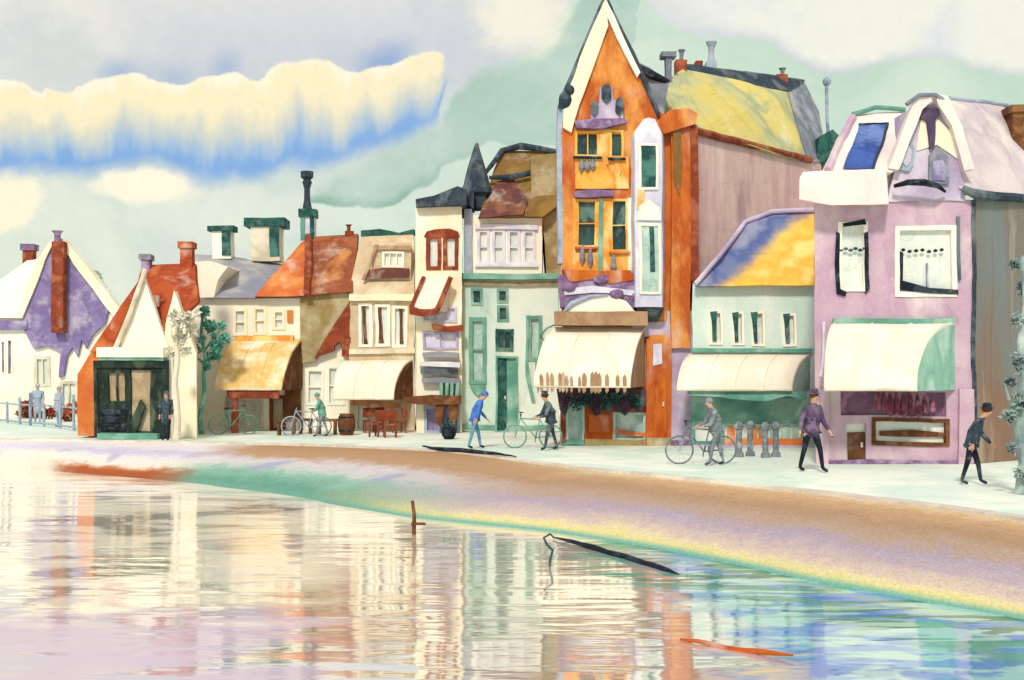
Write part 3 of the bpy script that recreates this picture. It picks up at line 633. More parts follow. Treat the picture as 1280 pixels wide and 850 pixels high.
chimney(H, 1266, 140, 1286, 225, D+2.6, BROWN, cap=(1263,132,1289,141), dep=.6)
ZB = P(0, 243, D).z
m = MB().solid([q(1216.2,D,ZB), q(1216.2,D,0), q(1340,D+2.4,0), q(1340,D+2.4,ZB)], [q(1240,D+7,ZB), q(1240,D+7,0), q(1345,D+7,0), q(1345,D+7,ZB)])
m.build('side_wall', BRWALL, H)
MB().rect(1214, 250, 1219, B, D, .03, .1).build('downpipe', SLATED, H)
aw = awning(H, (1042, 1194), (1030, 1146), 404, 486, D, 1.6, .95, FABRIC, FABGRN, n=12)
MB().rect(1040, 398, 1192, 404, D, .15, 0).build('blind_box', TEAL, H)
MB().tube([P(1030,402,D-.1), P(1030,440,D-.4), P(1026,470,D-.8)], .04).build('awning_arm', LILAC, aw)
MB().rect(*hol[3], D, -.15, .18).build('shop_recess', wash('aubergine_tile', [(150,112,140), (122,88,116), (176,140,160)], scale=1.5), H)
window(H, *hol[2], D, BROWN, GPALE, fw=3.5, name='shop_window')
MB().prism([(1100,540),(1140,537),(1180,540),(1180,545),(1140,546),(1100,546)], D, -.02, .07).build('counter', BROWN, H)
f = MB().rect(*hol[4], D, -.1, .15).build('door', GPALE, H)
MB().rect(1060, 542, 1081, B-1, D, -.04, .09).build('door_leaf', BROWN, f)
MB().box(P(1077, 556, D+.02), (.05,.05,.12)).build('handle', BEIGE, f, A=0)
MB().rect(1030, B-5, 1215, B+1, D, .08, 0).build('plinth', PURPLE, H)
MB().rect(1018, 486, 1034, B, D, .1, 0).build('shop_pier', MAUVE, H); MB().rect(1196, 486, 1214, B, D, .1, 0).build('shop_pier', MAUVE, H)
# ================================================================== ground, bank, water
def W(x, y, h=CH):
    D = F*h/(y-HZ); v = P(x, HZ, D); v.z = CH-h; return v
def spline(pts, n=8):
    out = []
    for i in range(len(pts)-1):
        p0 = pts[max(i-1,0)]; p1 = pts[i]; p2 = pts[i+1]; p3 = pts[min(i+2,len(pts)-1)]
        for k in range(n):
            t = k/n
            out.append(.5*((2*p1)+(p2-p0)*t+(2*p0-5*p1+4*p2-p3)*t*t+(3*p1-p0-3*p2+p3)*t**3))
    return out+[pts[-1]]
HW = CH-WZ
street_px = [(-420,545),(-150,548),(90,551.5),(300,555.5),(430,559.5),(560,566),(700,584),(900,605),(1100,627),(1280,652),(1500,692)]
water_px = [(-500,571),(-220,578),(90,592),(280,611),(400,630),(480,648),(590,656),(700,668),(850,695),(1000,727),(1280,778),(1560,838)]
top = [Vector((-900,210,0)), Vector((-300,85,0)), Vector((-70,46,0))]+[W(*p) for p in street_px[1:]]+[Vector((13,4,0)), Vector((20,-30,0)), Vector((40,-300,0))]
bot = [Vector((-900,206,WZ)), Vector((-300,81.5,WZ)), Vector((-70,43,WZ))]+[W(x,y,HW) for x,y in water_px[1:]]+[Vector((10.6,3,WZ)), Vector((17,-31,WZ)), Vector((37,-301,WZ))]
# same number of samples along both edges, matched by depth
def resample(line, n):
    s = [0]
    for a, b in zip(line, line[1:]): s.append(s[-1]+(b-a).length)
    out = []
    j = 0
    for i in range(n):
        t = s[-1]*i/(n-1)
        while j < len(s)-2 and s[j+1] < t: j += 1
        out.append(line[j].lerp(line[j+1], (t-s[j])/max(1e-6, s[j+1]-s[j])))
    return out
TS = spline(top, 10)
BS0 = spline(bot, 40)
BS = []
for i, p in enumerate(TS):
    t = (TS[min(i+1,len(TS)-1)]-TS[max(i-1,0)]).normalized(); nrm = Vector((-t.y, t.x, 0))
    best = min(BS0, key=lambda b: abs((Vector((b.x,b.y,0))-p).dot(t))+(0 if (b-p).length < 60 else 1e3))
    BS.append(best.copy())
for _ in range(12):
    BS = [BS[0]]+[(BS[i-1]+BS[i]*2+BS[i+1])/4 for i in range(1, len(BS)-1)]+[BS[-1]]
def jag(p, a, s): n = noise.noise_vector(Vector((p.x*s, p.y*s, 3))); return Vector((n.x*a, n.y*a, 0))
land = bpy.data.meshes.new('ground'); bm = bmesh.new()
loop = [bm.verts.new((p.x, p.y, 0)) for p in TS]+[bm.verts.new(p) for p in ((900,-300,0),(900,900,0),(-900,900,0))]
f = bm.faces.new(loop); bmesh.ops.triangulate(bm, faces=[f]); bmesh.ops.recalc_face_normals(bm, faces=bm.faces)
for f in bm.faces:
    if f.normal.z < 0: f.normal_flip()
bm.to_mesh(land); bm.free()
STREET = wash('pale_street', [(226,238,226), (212,232,218), (244,246,232), (220,234,224)], scale=.18, line=.05, grain=.06)
land.materials.append(STREET); o = bpy.data.objects.new('ground', land); C.objects.link(o); tag(o, None, None, kind='structure')

def nodes(name):
    m = bpy.data.materials.new(name); m.use_nodes = True; m.node_tree.nodes.clear(); return m, m.node_tree.nodes, m.node_tree.links
def ramp(N, L, src, stops, k=.93, interp='LINEAR'):
    r = N.new('ShaderNodeValToRGB'); L.new(src, r.inputs[0]); e = r.color_ramp.elements; r.color_ramp.interpolation = interp
    stops = sorted(stops)
    e[0].position, e[0].color = stops[0][0], alb(stops[0][1], k); e[1].position, e[1].color = stops[-1][0], alb(stops[-1][1], k)
    for p, c in stops[1:-1]: x = e.new(p); x.color = alb(c, k)
    return r.outputs[0]
def mth(N, L, op, a, b=None, clamp=False):
    n = N.new('ShaderNodeMath'); n.operation = op; n.use_clamp = clamp
    for i, v in enumerate((a, b)):
        if v is None: continue
        if isinstance(v, (int, float)): n.inputs[i].default_value = v
        else: L.new(v, n.inputs[i])
    return n.outputs[0]
def mixc(N, L, f, a, b):
    n = N.new('ShaderNodeMix'); n.data_type = 'RGBA'; n.clamp_factor = True
    for s, v in ((n.inputs[0], f), (n.inputs[6], a), (n.inputs[7], b)):
        if isinstance(v, tuple): s.default_value = v if len(v) == 4 else (*v, 1)
        elif isinstance(v, (int, float)): s.default_value = v
        else: L.new(v, s)
    return n.outputs[2]
def mixf(N, L, f, a, b):
    n = N.new('ShaderNodeMix'); n.data_type = 'FLOAT'; L.new(f, n.inputs[0]); L.new(a, n.inputs[2]); L.new(b, n.inputs[3]); return n.outputs[0]
def sstep(N, L, v, a, b):
    n = N.new('ShaderNodeMapRange'); n.interpolation_type = 'SMOOTHSTEP'; L.new(v, n.inputs[0])
    n.inputs[1].default_value = a; n.inputs[2].default_value = b; return n.outputs[0]
def mul_(*a):
    r = a[0]
    for k in a[1:]: r = mth(N, L, 'MULTIPLY', r, k)
    return r
def noi(N, L, vec, scale, det=4, dist=0, sc=(1,1,1), rough=.55):
    mp = N.new('ShaderNodeMapping'); mp.inputs['Scale'].default_value = sc; L.new(vec, mp.inputs[0])
    n = N.new('ShaderNodeTexNoise'); n.inputs['Scale'].default_value = scale; n.inputs['Detail'].default_value = det
    n.inputs['Distortion'].default_value = dist; n.inputs['Roughness'].default_value = rough; L.new(mp.outputs[0], n.inputs['Vector']); return n.outputs[0]

# bank: brown brick road edge, lilac slope, mossy foot
m, N, L = nodes('bank_paving')
out = N.new('ShaderNodeOutputMaterial'); b = N.new('ShaderNodeBsdfPrincipled'); L.new(b.outputs[0], out.inputs[0])
b.inputs['Roughness'].default_value = .9; b.inputs['Specular IOR Level'].default_value = .15
uv = N.new('ShaderNodeUVMap'); sp = N.new('ShaderNodeSeparateXYZ'); L.new(uv.outputs[0], sp.inputs[0])
g = N.new('ShaderNodeNewGeometry')
wv = noi(N, L, g.outputs['Position'], .5, 5, .5, (1, 1, 1))
stv = N.new('ShaderNodeCombineXYZ'); L.new(mth(N, L, 'MULTIPLY', sp.outputs[0], 30), stv.inputs[0]); L.new(mth(N, L, 'MULTIPLY', sp.outputs[1], 5), stv.inputs[1])
st1 = noi(N, L, stv.outputs[0], 1.6, 6, .3, (1, 1, 1), .65); fin = noi(N, L, g.outputs['Position'], 5, 6, 0, (1, 1, 1), .7)
v = mth(N, L, 'ADD', sp.outputs[1], mth(N, L, 'MULTIPLY', mth(N, L, 'SUBTRACT', wv, .5), .22))
v = mth(N, L, 'ADD', v, mth(N, L, 'MULTIPLY', mth(N, L, 'SUBTRACT', st1, .5), .30))
v = mth(N, L, 'ADD', v, mth(N, L, 'MULTIPLY', mth(N, L, 'SUBTRACT', fin, .5), .16))
# near the waterline the true height on the slope rules, so the wet edge stays crisp
v = mixf(N, L, sstep(N, L, sp.outputs[1], .80, .93), v, sp.outputs[1])
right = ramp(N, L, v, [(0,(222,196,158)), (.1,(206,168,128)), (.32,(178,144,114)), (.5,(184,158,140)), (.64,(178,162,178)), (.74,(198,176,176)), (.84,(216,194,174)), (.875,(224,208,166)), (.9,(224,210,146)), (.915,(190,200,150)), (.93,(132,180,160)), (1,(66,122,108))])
mid = ramp(N, L, v, [(0,(180,142,104)), (.36,(190,154,120)), (.5,(216,206,212)), (.6,(204,206,200)), (.68,(150,190,172)), (.88,(104,158,138)), (.94,(112,164,146)), (.955,(196,152,108)), (1,(150,112,80))])
left = ramp(N, L, v, [(0,(246,240,232)), (.25,(236,226,232)), (.4,(206,200,226)), (.55,(238,232,232)), (.72,(240,230,216)), (.8,(206,150,112)), (.86,(178,96,56)), (.96,(164,86,52)), (1,(110,100,76))], .86)
far = ramp(N, L, v, [(0,(240,234,220)), (.35,(214,208,224)), (.6,(240,234,218)), (1,(234,226,208))], .86)
un = mth(N, L, 'ADD', sp.outputs[0], mth(N, L, 'MULTIPLY', mth(N, L, 'SUBTRACT', noi(N, L, g.outputs['Position'], .9, 4), .5), .06))
c = mixc(N, L, sstep(N, L, un, .05, .11), far, left)
c = mixc(N, L, sstep(N, L, un, .20, .27), c, mid)
c = mixc(N, L, sstep(N, L, un, .44, .62), c, right)
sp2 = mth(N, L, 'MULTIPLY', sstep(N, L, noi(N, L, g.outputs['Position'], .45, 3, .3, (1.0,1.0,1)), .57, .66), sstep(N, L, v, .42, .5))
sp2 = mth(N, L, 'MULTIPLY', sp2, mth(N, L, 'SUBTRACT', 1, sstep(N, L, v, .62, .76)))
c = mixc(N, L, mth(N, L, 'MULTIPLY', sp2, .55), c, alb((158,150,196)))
gn = noi(N, L, g.outputs['Position'], 22, 4)
gr = N.new('ShaderNodeMapRange'); L.new(gn, gr.inputs[0]); gr.inputs[1].default_value = .3; gr.inputs[2].default_value = .7; gr.inputs[3].default_value = .8; gr.inputs[4].default_value = 1.08
vv = N.new('ShaderNodeVectorMath'); vv.operation = 'SCALE'; L.new(c, vv.inputs[0]); L.new(gr.outputs[0], vv.inputs['Scale']); L.new(vv.outputs[0], b.inputs['Base Color'])
bp = N.new('ShaderNodeBump'); bp.inputs['Strength'].default_value = .3; bp.inputs['Distance'].default_value = .03; L.new(gn, bp.inputs['Height']); L.new(bp.outputs[0], b.inputs['Normal'])
bm = bmesh.new(); uvl = bm.loops.layers.uv.new('UVMap'); NV = 8
px0, px1 = 0., 1280.
rows = []
for i, (a, bb) in enumerate(zip(TS, BS)):
    r = []
    for j in range(NV+1):
        t = j/NV; p = a.lerp(bb, t); p.z = WZ*(t**1.6)-.004*(t > 0)
        if j == NV: p.z = WZ-.12
        if 0 < j: p += jag(p, .12, .7)*t
        u = (a.x/max(a.y,1)*F+640)/1280
        r.append((bm.verts.new(p), max(0, min(1, u)) if a.y > 5 else 1, t))
    rows.append(r)
for r0, r1 in zip(rows, rows[1:]):
    for j in range(NV):
        q4 = [r0[j], r0[j+1], r1[j+1], r1[j]]
        f = bm.faces.new([k[0] for k in q4])
        for l, k in zip(f.loops, q4): l[uvl].uv = (k[1], k[2])
bmesh.ops.recalc_face_normals(bm, faces=bm.faces)
if sum(f.normal.z for f in bm.faces) < 0:
    for f in bm.faces: f.normal_flip()
me = bpy.data.meshes.new('bank'); bm.to_mesh(me); bm.free(); me.materials.append(m); me.polygons.foreach_set('use_smooth', [True]*len(me.polygons))
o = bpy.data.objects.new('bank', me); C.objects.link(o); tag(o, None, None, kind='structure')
# kerb along the quay
mb = MB(); K = [p for p in TS if p.y > -20 and p.x > -80]
for a, b2 in zip(K, K[1:]):
    t = (b2-a).normalized(); n = Vector((-t.y, t.x, 0))*.3
    h = Vector((0, 0, .05)); dn = Vector((0, 0, -.1))
    mb.solid([a+h, a+dn, b2+dn, b2+h], [a+n+h, a+n+dn, b2+n+dn, b2+n+h])
tag(mb.build('kerb', wash('kerb_stone', [(226,214,196), (206,196,186), (236,230,214)], scale=.6), None, A=.02, seg=.8), None, None, kind='structure')

# water
m, N, L = nodes('canal_water')
out = N.new('ShaderNodeOutputMaterial'); g = N.new('ShaderNodeNewGeometry'); pos = g.outputs['Position']
d = N.new('ShaderNodeBsdfDiffuse'); gl = N.new('ShaderNodeBsdfGlossy'); gl.inputs['Roughness'].default_value = .05
big = noi(N, L, pos, .16, 3, .6, (1, 1, 1)); med = noi(N, L, pos, .35, 4, 1.0, (1, 1.6, 1))
water_tint = ramp(N, L, big, [(0,(252,244,224)), (.5,(250,240,218)), (.6,(242,230,216)), (1,(226,212,214))])
sx = N.new('ShaderNodeSeparateXYZ'); L.new(pos, sx.inputs[0])
# lilac reflections painted into the water colour on the near left
lm = mth(N, L, 'MULTIPLY', sstep(N, L, mth(N, L, 'ADD', mth(N, L, 'MULTIPLY', sx.outputs[0], -1), mth(N, L, 'MULTIPLY', med, 5)), 4.6, 5.1),
         mth(N, L, 'SUBTRACT', 1, sstep(N, L, mth(N, L, 'ADD', sx.outputs[1], mth(N, L, 'MULTIPLY', med, 6)), 16.6, 17.6)))
water_tint = mixc(N, L, mth(N, L, 'MULTIPLY', lm, .7), water_tint, alb((190,168,200)))
# turquoise water on the near right
rm = mth(N, L, 'MULTIPLY', sstep(N, L, mth(N, L, 'ADD', sx.outputs[0], mth(N, L, 'MULTIPLY', med, 3.4)), 3.5, 4.7), .95)
water_tint = mixc(N, L, rm, water_tint, mixc(N, L, sstep(N, L, noi(N, L, pos, .8, 3, .4, (1,2.2,1)), .46, .54), alb((160,210,208)), alb((62,142,212))))
# teal streaks mixed into the water colour along the right bank
bx = mth(N, L, 'ADD', mth(N, L, 'MULTIPLY', sx.outputs[0], .55), mth(N, L, 'MULTIPLY', sx.outputs[1], .46))   # distance measure towards the right bank
wn = noi(N, L, pos, 1.25, 3, .7, (.5, 2.6, 1), .5); wn2 = noi(N, L, pos, .5, 2, .3)
wd = mul_(sstep(N, L, wn, .49, .515), sstep(N, L, mth(N, L, 'ADD', bx, mth(N, L, 'MULTIPLY', wn2, 1.2)), 8.5, 9.1), sstep(N, L, sx.outputs[0], .4, 1.6))
water_tint = mixc(N, L, wd, water_tint, mixc(N, L, sstep(N, L, wn2, .4, .6), alb((44,120,100)), alb((104,172,152))))
L.new(water_tint, d.inputs[0]); gl.inputs[0].default_value = (.97,.97,.97,1)
w1 = noi(N, L, pos, .9, 2, .3, (.5, 2.0, 1), .4); w2 = noi(N, L, pos, 3.2, 2, .2, (.45, 2.2, 1))
hh = mth(N, L, 'ADD', w1, mth(N, L, 'MULTIPLY', w2, .12))
bp = N.new('ShaderNodeBump'); bp.inputs['Strength'].default_value = .3; bp.inputs['Distance'].default_value = .06; L.new(hh, bp.inputs['Height'])
L.new(bp.outputs[0], gl.inputs['Normal'])
ms = N.new('ShaderNodeMixShader'); L.new(mth(N, L, 'SUBTRACT', mth(N, L, 'SUBTRACT', mth(N, L, 'SUBTRACT', .76, mul_(sstep(N, L, med, .42, .56), mth(N, L, 'SUBTRACT', 1, sstep(N, L, sx.outputs[0], -3.2, -1.0)), .34)), mth(N, L, 'MULTIPLY', lm, .3)), mth(N, L, 'MAXIMUM', mth(N, L, 'MULTIPLY', rm, .4), mth(N, L, 'MULTIPLY', wd, .42))), ms.inputs[0]); L.new(d.outputs[0], ms.inputs[1]); L.new(gl.outputs[0], ms.inputs[2]); L.new(ms.outputs[0], out.inputs[0])
me = bpy.data.meshes.new('water'); me.from_pydata([(-900,-300,WZ),(40,-300,WZ),(40,230,WZ),(-900,230,WZ)], [], [(0,1,2,3)]); me.materials.append(m)
o = bpy.data.objects.new('canal_water', me); C.objects.link(o); tag(o, None, None, kind='structure')

# mooring post, iron hook, floating pole, orange reflection stroke, dark kerb shadow stroke
def at_water(x, y): return W(x, y, HW)
p = at_water(517, 668); t = thing('mooring_post', 'short brown timber mooring post with a cross bar by the far bank', 'mooring post', tuple(p))
MB().tube([p+Vector((0,0,-.3)), p+Vector((.01,0,.35)), p+Vector((-.02,0,.62))], [.04,.035,.028]).build('post', BROWN, t, A=.02, seg=.1)
MB().box(p+Vector((.09,-.05,.2)), (.26,.04,.045)).build('cross_bar', BROWN, t, A=.02, seg=.1)
p = at_water(686, 708); pts = [p+Vector(v) for v in ((0,0,-.2),(.02,0,.1),(.06,0,.25),(-.03,0,.34),(-.08,0,.44),(.02,0,.5),(.09,0,.44))]
t = MB().tube(pts, [.022,.022,.02,.02,.018,.018,.012]).build('mooring_hook', TEALD, None, A=0, org=p); tag(t, 'small dark curled iron mooring hook at the end of the black floating pole', 'mooring hook')
a, b2 = at_water(692,674), at_water(850,718); pts = [a.lerp(b2, k)+Vector((0,.0,.02+.03*math.sin(k*5))) for k in (0,.15,.35,.6,.8,.93,1)]
t = MB().tube(pts, [.012,.035,.05,.04,.055,.05,.02]).build('floating_pole', INK, None, A=.05, seg=.2, org=tuple(a)); tag(t, 'long black floating pole lying in the water beside the bank', 'pole')
a, b2 = at_water(850,801), at_water(992,825); pts = [a.lerp(b2, k)+Vector((0,.0,.035+.012*math.sin(k*8))) for k in (0,.15,.35,.6,.8,1)]  # solid orange tube stands in for a reflection of the roofs
t = MB().tube(pts, [.01,.025,.03,.035,.03,.012]).build('roof_reflection', ORANGED, None, A=.06, seg=.15, org=tuple(a)); tag(t, 'thin rust orange roof reflection, shaped as a tube, in the near water', 'reflection stroke')
pts = [W(*v)+Vector((0,.12,.1)) for v in ((528,562.5),(548,565.5),(575,567.5),(605,571),(645,576))]  # solid black tube stands in for the shadow along the kerb
t = MB().tube(pts, [.02,.05,.07,.05,.015]).build('kerb_shadow', INK, None, A=.03, seg=.3, org=tuple(pts[0])); tag(t, 'long thin black kerb shadow, shaped as a tube, along the quay edge near the man in blue', 'pole')

# ================================================================== trees
def tree(name, label, x, yb_, trunk, blobs, tm, lm, rad=(.09,.05), n=90, s=.09, limbs=()):
    D = D_of(yb_); g0 = P(x, yb_, D); t = thing(name, label, 'tree', tuple(g0))
    w = [P(a, b_, D) for a, b_ in trunk]; k = len(w)
    MB().tube(w, [rad[0]+(rad[1]-rad[0])*i/(k-1) for i in range(k)], 9).build('trunk', tm, t, A=.03, seg=.3)
    mb = MB()
    for lb in limbs: mb.tube([P(a, b_, D+e) for a, b_, e in lb], [rad[1]*.9, rad[1]*.6, rad[1]*.3][:len(lb)] if len(lb) == 3 else [rad[1]*.8, rad[1]*.3], 6)
    if limbs: mb.build('limb', tm, t, A=.02, seg=.3)
    mb = MB()
    for bx, by, br in blobs: leaf_clump(mb, P(bx, by, D+random.uniform(-.4,.4)), br/F*D, int(n*(br/9)**1.6), s=s)
    mb.build('crown', lm, t, A=0)
    return t
LEAFT = wash('teal_leaves', [(110,182,162), (74,154,138), (150,206,188)], scale=1.5)
LEAFG = wash('grey_beige_leaves', [(232,228,208), (214,210,190), (244,240,224)], scale=1)
LEAFD = wash('grey_green_leaves', [(150,170,164), (116,134,138), (190,204,196)], scale=1)
tree('street_tree', 'thin young tree with teal leaves in front of the white house', 252, 543,
     [(252,544),(250,522),(256,490),(255,465),(257,448),(252,420),(254,388)],
     [(255,390,8),(258,404,5),(263,408,8),(276,408,7),(280,424,8),(270,434,9),(262,446,7),(244,436,7),(240,446,5),(258,458,6),(252,424,5),(272,446,6),(267,420,4)], LEAFT, LEAFT, rad=(.09,.05), n=110, s=.085,
     limbs=[((256,455,0),(245,446,-.1),(238,440,-.3)),((255,440,0),(266,424,.2),(276,412,.3)),((256,450,0),(268,440,-.1),(279,428,.1))])
tree('street_tree', 'bare pale grey tree with sparse beige leaves beside the cottage', 222, 552,
     [(221,553),(222,520),(219,480),(222,450),(219,420),(224,395)],
     [(222,400,12),(236,398,9),(240,412,8),(226,424,10),(214,440,7),(232,440,7),(246,392,5)], BEIGE, LEAFG, rad=(.12,.06), n=60, s=.1,
     limbs=[((221,440,0),(232,420,.1),(240,405,0)),((221,430,0),(214,420,-.2),(213,405,0))])
tree('street_tree', 'ragged grey green tree standing at the right edge of the picture', 1280, 618,
     [(1277,620),(1281,580),(1275,530),(1282,480),(1277,430),(1283,380),(1279,320)],
     [(1262,520,10),(1276,500,12),(1262,478,8),(1274,450,12),(1264,560,7),(1276,590,9),(1272,400,9),(1280,360,10),(1268,330,7),(1284,430,10)], LEAFD, LEAFD, rad=(.13,.05), n=70, s=.06,
     limbs=[((1270,520,0),(1262,500,-.2),(1256,480,0)),((1271,470,0),(1280,450,.1),(1290,430,0))])
def bush(label, x, yb_, blobs, mat, name='bush', n=120, D=None, group=None, s=.09):
    D = D or D_of(yb_); t = thing(name, label, 'bush', tuple(P(x, HZ+F*CH/D, D)), group=group)
    mb = MB(); st = MB()
    for bx, by, br in blobs:
        leaf_clump(mb, P(bx, by, D), br/F*D, int(n*(br/9)**1.5), s=s); 
        st.tube([P(x+(bx-x)*.4, HZ+F*CH/D, D), P(bx, by, D)], [.05,.02], 5)
    mb.build('foliage', mat, t, A=0); st.build('stem', BROWN, t, A=0); return t
LEAFR = wash('red_brown_leaves', [(160,78,48), (132,58,40), (190,110,76)], scale=2)
bush('rounded red-brown shrub at the far left edge of the frame', 6, 521, [(2,494,11),(12,490,8),(6,504,9)], LEAFR, group='red-brown shrubs by the railing', s=.12)
bush('red-brown shrub behind the blue-grey railing, left of the woman in pale blue', 33, 523, [(28,516,8),(36,508,9),(44,516,7)], LEAFR, group='red-brown shrubs by the railing', s=.12)
bush('low wide red-brown shrub between the two pale blue figures', 60, 524, [(54,517,6),(62,515,6),(70,516,5)], LEAFR, group='red-brown shrubs by the railing', s=.12)
bush('red-brown shrub against the orange side wall of the cottage', 86, 527, [(80,520,6),(86,514,8),(92,510,7)], LEAFR, group='red-brown shrubs by the railing', s=.12)
D = 70; t = thing('background_tree', 'soft grey-green tree rising behind the violet gabled house', 'tree', tuple(P(116, yb(D), D)))
mb = MB()
for bx, by, br in ((104,348,12),(116,350,13),(124,366,12),(132,380,10)): leaf_clump(mb, P(bx,by,D), br/F*D, 260, s=.2)
mb.build('crown', wash('sage_leaves', [(216,230,216), (196,214,202)], scale=.6), t, A=0)
MB().tube([P(116, yb(D), D), P(118, 400, D), P(117, 360, D)], [.25,.2,.1]).build('trunk', BEIGE, t)

# ================================================================== railing at the left
r = thing('railing', 'pale blue-grey iron railing in front of the far left house', 'railing', tuple(W(45,532)))
pr = [(-60,525),(-24,527),(9,529),(25,530.5),(38,532),(55,533.5),(75,536),(92,539),(104,541)]
for i, (x, y) in enumerate(pr):
    a = W(x, y); MB().tube([a, a+Vector((0,0,1.15+.25*math.sin(i*2.1)))], .06, 6).build('post', BLUGR, r, A=.04, seg=.3)
MB().tube([W(x, y)+Vector((0,0,.12)) for x, y in pr], .04, 6).build('rail', BLUGR, r, A=.03)
MB().tube([W(x, y)+Vector((0,0,.85)) for x, y in pr], .035, 6).build('rail', BLUGR, r, A=.03)

# ================================================================== people
SKIN = wash('skin', [(214,166,140), (200,150,124)], scale=4, line=0)
def skin_mesh(name, verts, edges, mats, matfn, parent, sub=2):
    me = bpy.data.meshes.new(name); me.from_pydata([v[0] for v in verts], edges, []); o = bpy.data.objects.new(name, me); C.objects.link(o)
    md = o.modifiers.new('s', 'SKIN'); me.skin_vertices[0].data[0].use_root = True
    for i, v in enumerate(verts):
        r = v[1]; me.skin_vertices[0].data[i].radius = r if isinstance(r, tuple) else (r, r)
    o.modifiers.new('u', 'SUBSURF').levels = sub
    dg = bpy.context.evaluated_depsgraph_get(); dg.update(); nm = bpy.data.meshes.new_from_object(o.evaluated_get(dg))
    bpy.data.objects.remove(o); nm.name = name; nm.materials.clear()
    for mm in mats: nm.materials.append(mm)
    for p in nm.polygons: p.use_smooth = True; p.material_index = matfn(p.center)
    o = bpy.data.objects.new(name, nm); C.objects.link(o); o.parent = parent; return o
def person(label, x, yb_, H, rz, coat, legs, hair, pose='walk', group=None, hat=None, coat_len=.78):
    """faces +X before rotation"""
    D = D_of(yb_); loc = W(x, yb_); t = thing('person', label, 'person', tuple(loc), rz, group); t['_loc'] = (0,0,0)
    s = H/1.75; lean = {'walk': .04, 'stoop': .16, 'push': .10, 'stand': .0}[pose]; st = {'walk': .24, 'stoop': .20, 'push': .22, 'stand': .03}[pose]
    def V(a, y, z): return Vector((a, y, z))*s
    vs = []; es = []
    def add(p, r, par=None):
        vs.append((tuple(p), r*s if not isinstance(r, tuple) else tuple(k*s for k in r)));
        if par is not None: es.append((par, len(vs)-1))
        return len(vs)-1
    pel = add(V(0,0,.95), .135); sp1 = add(V(lean*.4,0,1.12), .125, pel); ch = add(V(lean,0,1.33), (.13,.15), sp1)
    nk = add(V(lean*1.4,0,1.47), .055, ch); hb = add(V(lean*1.8+.01,0,1.545), .07, nk); hd = add(V(lean*2+.02,0,1.63), (.095,.08), hb); tp = add(V(lean*2+.01,0,1.71), .07, hd)
    add(V(lean*2+.125,0,1.615), .014, hd)
    wrists = []
    grip = {'push': ((.42,-.2,1.02),(.42,.2,1.02))}.get(pose)
    for sd, k in ((-1, 0), (1, 1)):
        sh = add(V(lean,sd*.19,1.40), .062, ch)
        if grip:
            wr = V(*grip[k]); el = (V(lean,sd*.22,1.38)+wr)/2+V(-.02,sd*.04,-.13)
        else:
            sw = .14*sd*(1 if pose != 'stand' else .1); el = V(lean-.02+sw*.5,sd*.235,1.13); wr = V(lean+.06+sw*1.4,sd*.23,.90)
        e_ = add(el, .046, sh); w_ = add(wr, .03, e_)
        dr = (Vector(wr)-Vector(el)).normalized(); wrists.append((Vector(wr), dr))
        pm = add(Vector(wr)+dr*.06*s, (.038,.024), w_)
        for fi, (off, ln) in enumerate(((-.026,.07),(-.009,.08),(.009,.075),(.026,.06))):
            a = add(Vector(wr)+dr*(.10*s)+V(0,off,0), .0095, pm); add(Vector(wr)+dr*((.10+ln*.9)*s)+V(.012,off,-.01), .008, a)
        add(Vector(wr)+dr*(.07*s)+V(.045,-.01*sd,0), .0105, pm)
        hp_ = add(V(0,sd*.095,.88), .098, pel)
        fx = st*sd; kn = add(V(fx*.55+.03,sd*.1,.50), .06, hp_); an = add(V(fx,sd*.1,.09), .04, kn); add(V(fx+.14,sd*.11,.035), (.035,.04), an)
    hips = .0
    def mf(c):
        z = c.z/s
        if z < .10: return 2
        if any((c-q_).length < .15*s and (c-q_).dot(d_) > -.01 for q_, d_ in wrists): return 0
        if z > 1.49: return 0
        return 3 if z > .93 or abs(c.y) > .19*s else 1
    body_ = skin_mesh('body', vs, es, [SKIN, legs, INK, coat], mf, t)
    # coat: torso, sleeves and skirt as one garment
    vs2 = []; es2 = []
    vs, es = vs2, es2
    def add2(p, r, par=None):
        vs2.append((tuple(p), tuple(k*s for k in r) if isinstance(r, tuple) else r*s))
        if par is not None: es2.append((par, len(vs2)-1))
        return len(vs2)-1
    c0 = add2(V(0,0,1.0), (.16,.165)); c1 = add2(V(lean*.4,0,1.15), (.15,.155), c0); c2 = add2(V(lean,0,1.34), (.155,.18), c1); add2(V(lean*1.3,0,1.455), .075, c2)
    cm = add2(V(0,0,(coat_len+1)/2), (.165,.175), c0); cs = add2(V(0,0,coat_len), (.17,.185), cm)
    for sd, k in ((-1, 0), (1, 1)):
        sh = add2(V(lean,sd*.20,1.395), .075, c2)
        if grip: wr = V(*grip[k]); el = (V(lean,sd*.22,1.38)+wr)/2+V(-.02,sd*.04,-.13)
        else: sw = .14*sd*(1 if pose != 'stand' else .1); el = V(lean-.02+sw*.5,sd*.235,1.13); wr = V(lean+.06+sw*1.4,sd*.23,.90)
        e_ = add2(el, .06, sh); add2(Vector(el).lerp(Vector(wr), .93), .044, e_)
    skin_mesh('coat', vs2, es2, [coat], lambda c: 0, t)
    m_ = MB(); hc = V(lean*2+.0,0,1.665)
    m_.ball(hc, .108*s, 3, (1.0,.92,.85)).build('hair' if hat else 'cap', BROWN if hat else hair, t, A=0, smooth=True)
    for sd in (-1, 1): MB().ball(V(lean*2+.108,sd*.035,1.635), .012*s, 1).build('eye', INK, t, A=0)
    if hat:
        h_ = MB().lathe(tuple(V(lean*2,0,0)), [(.16*s,1.69*s),(.155*s,1.705*s),(.10*s,1.71*s),(.095*s,1.79*s),(.06*s,1.815*s)], 14); h_.build('hat', hat, t, A=0)
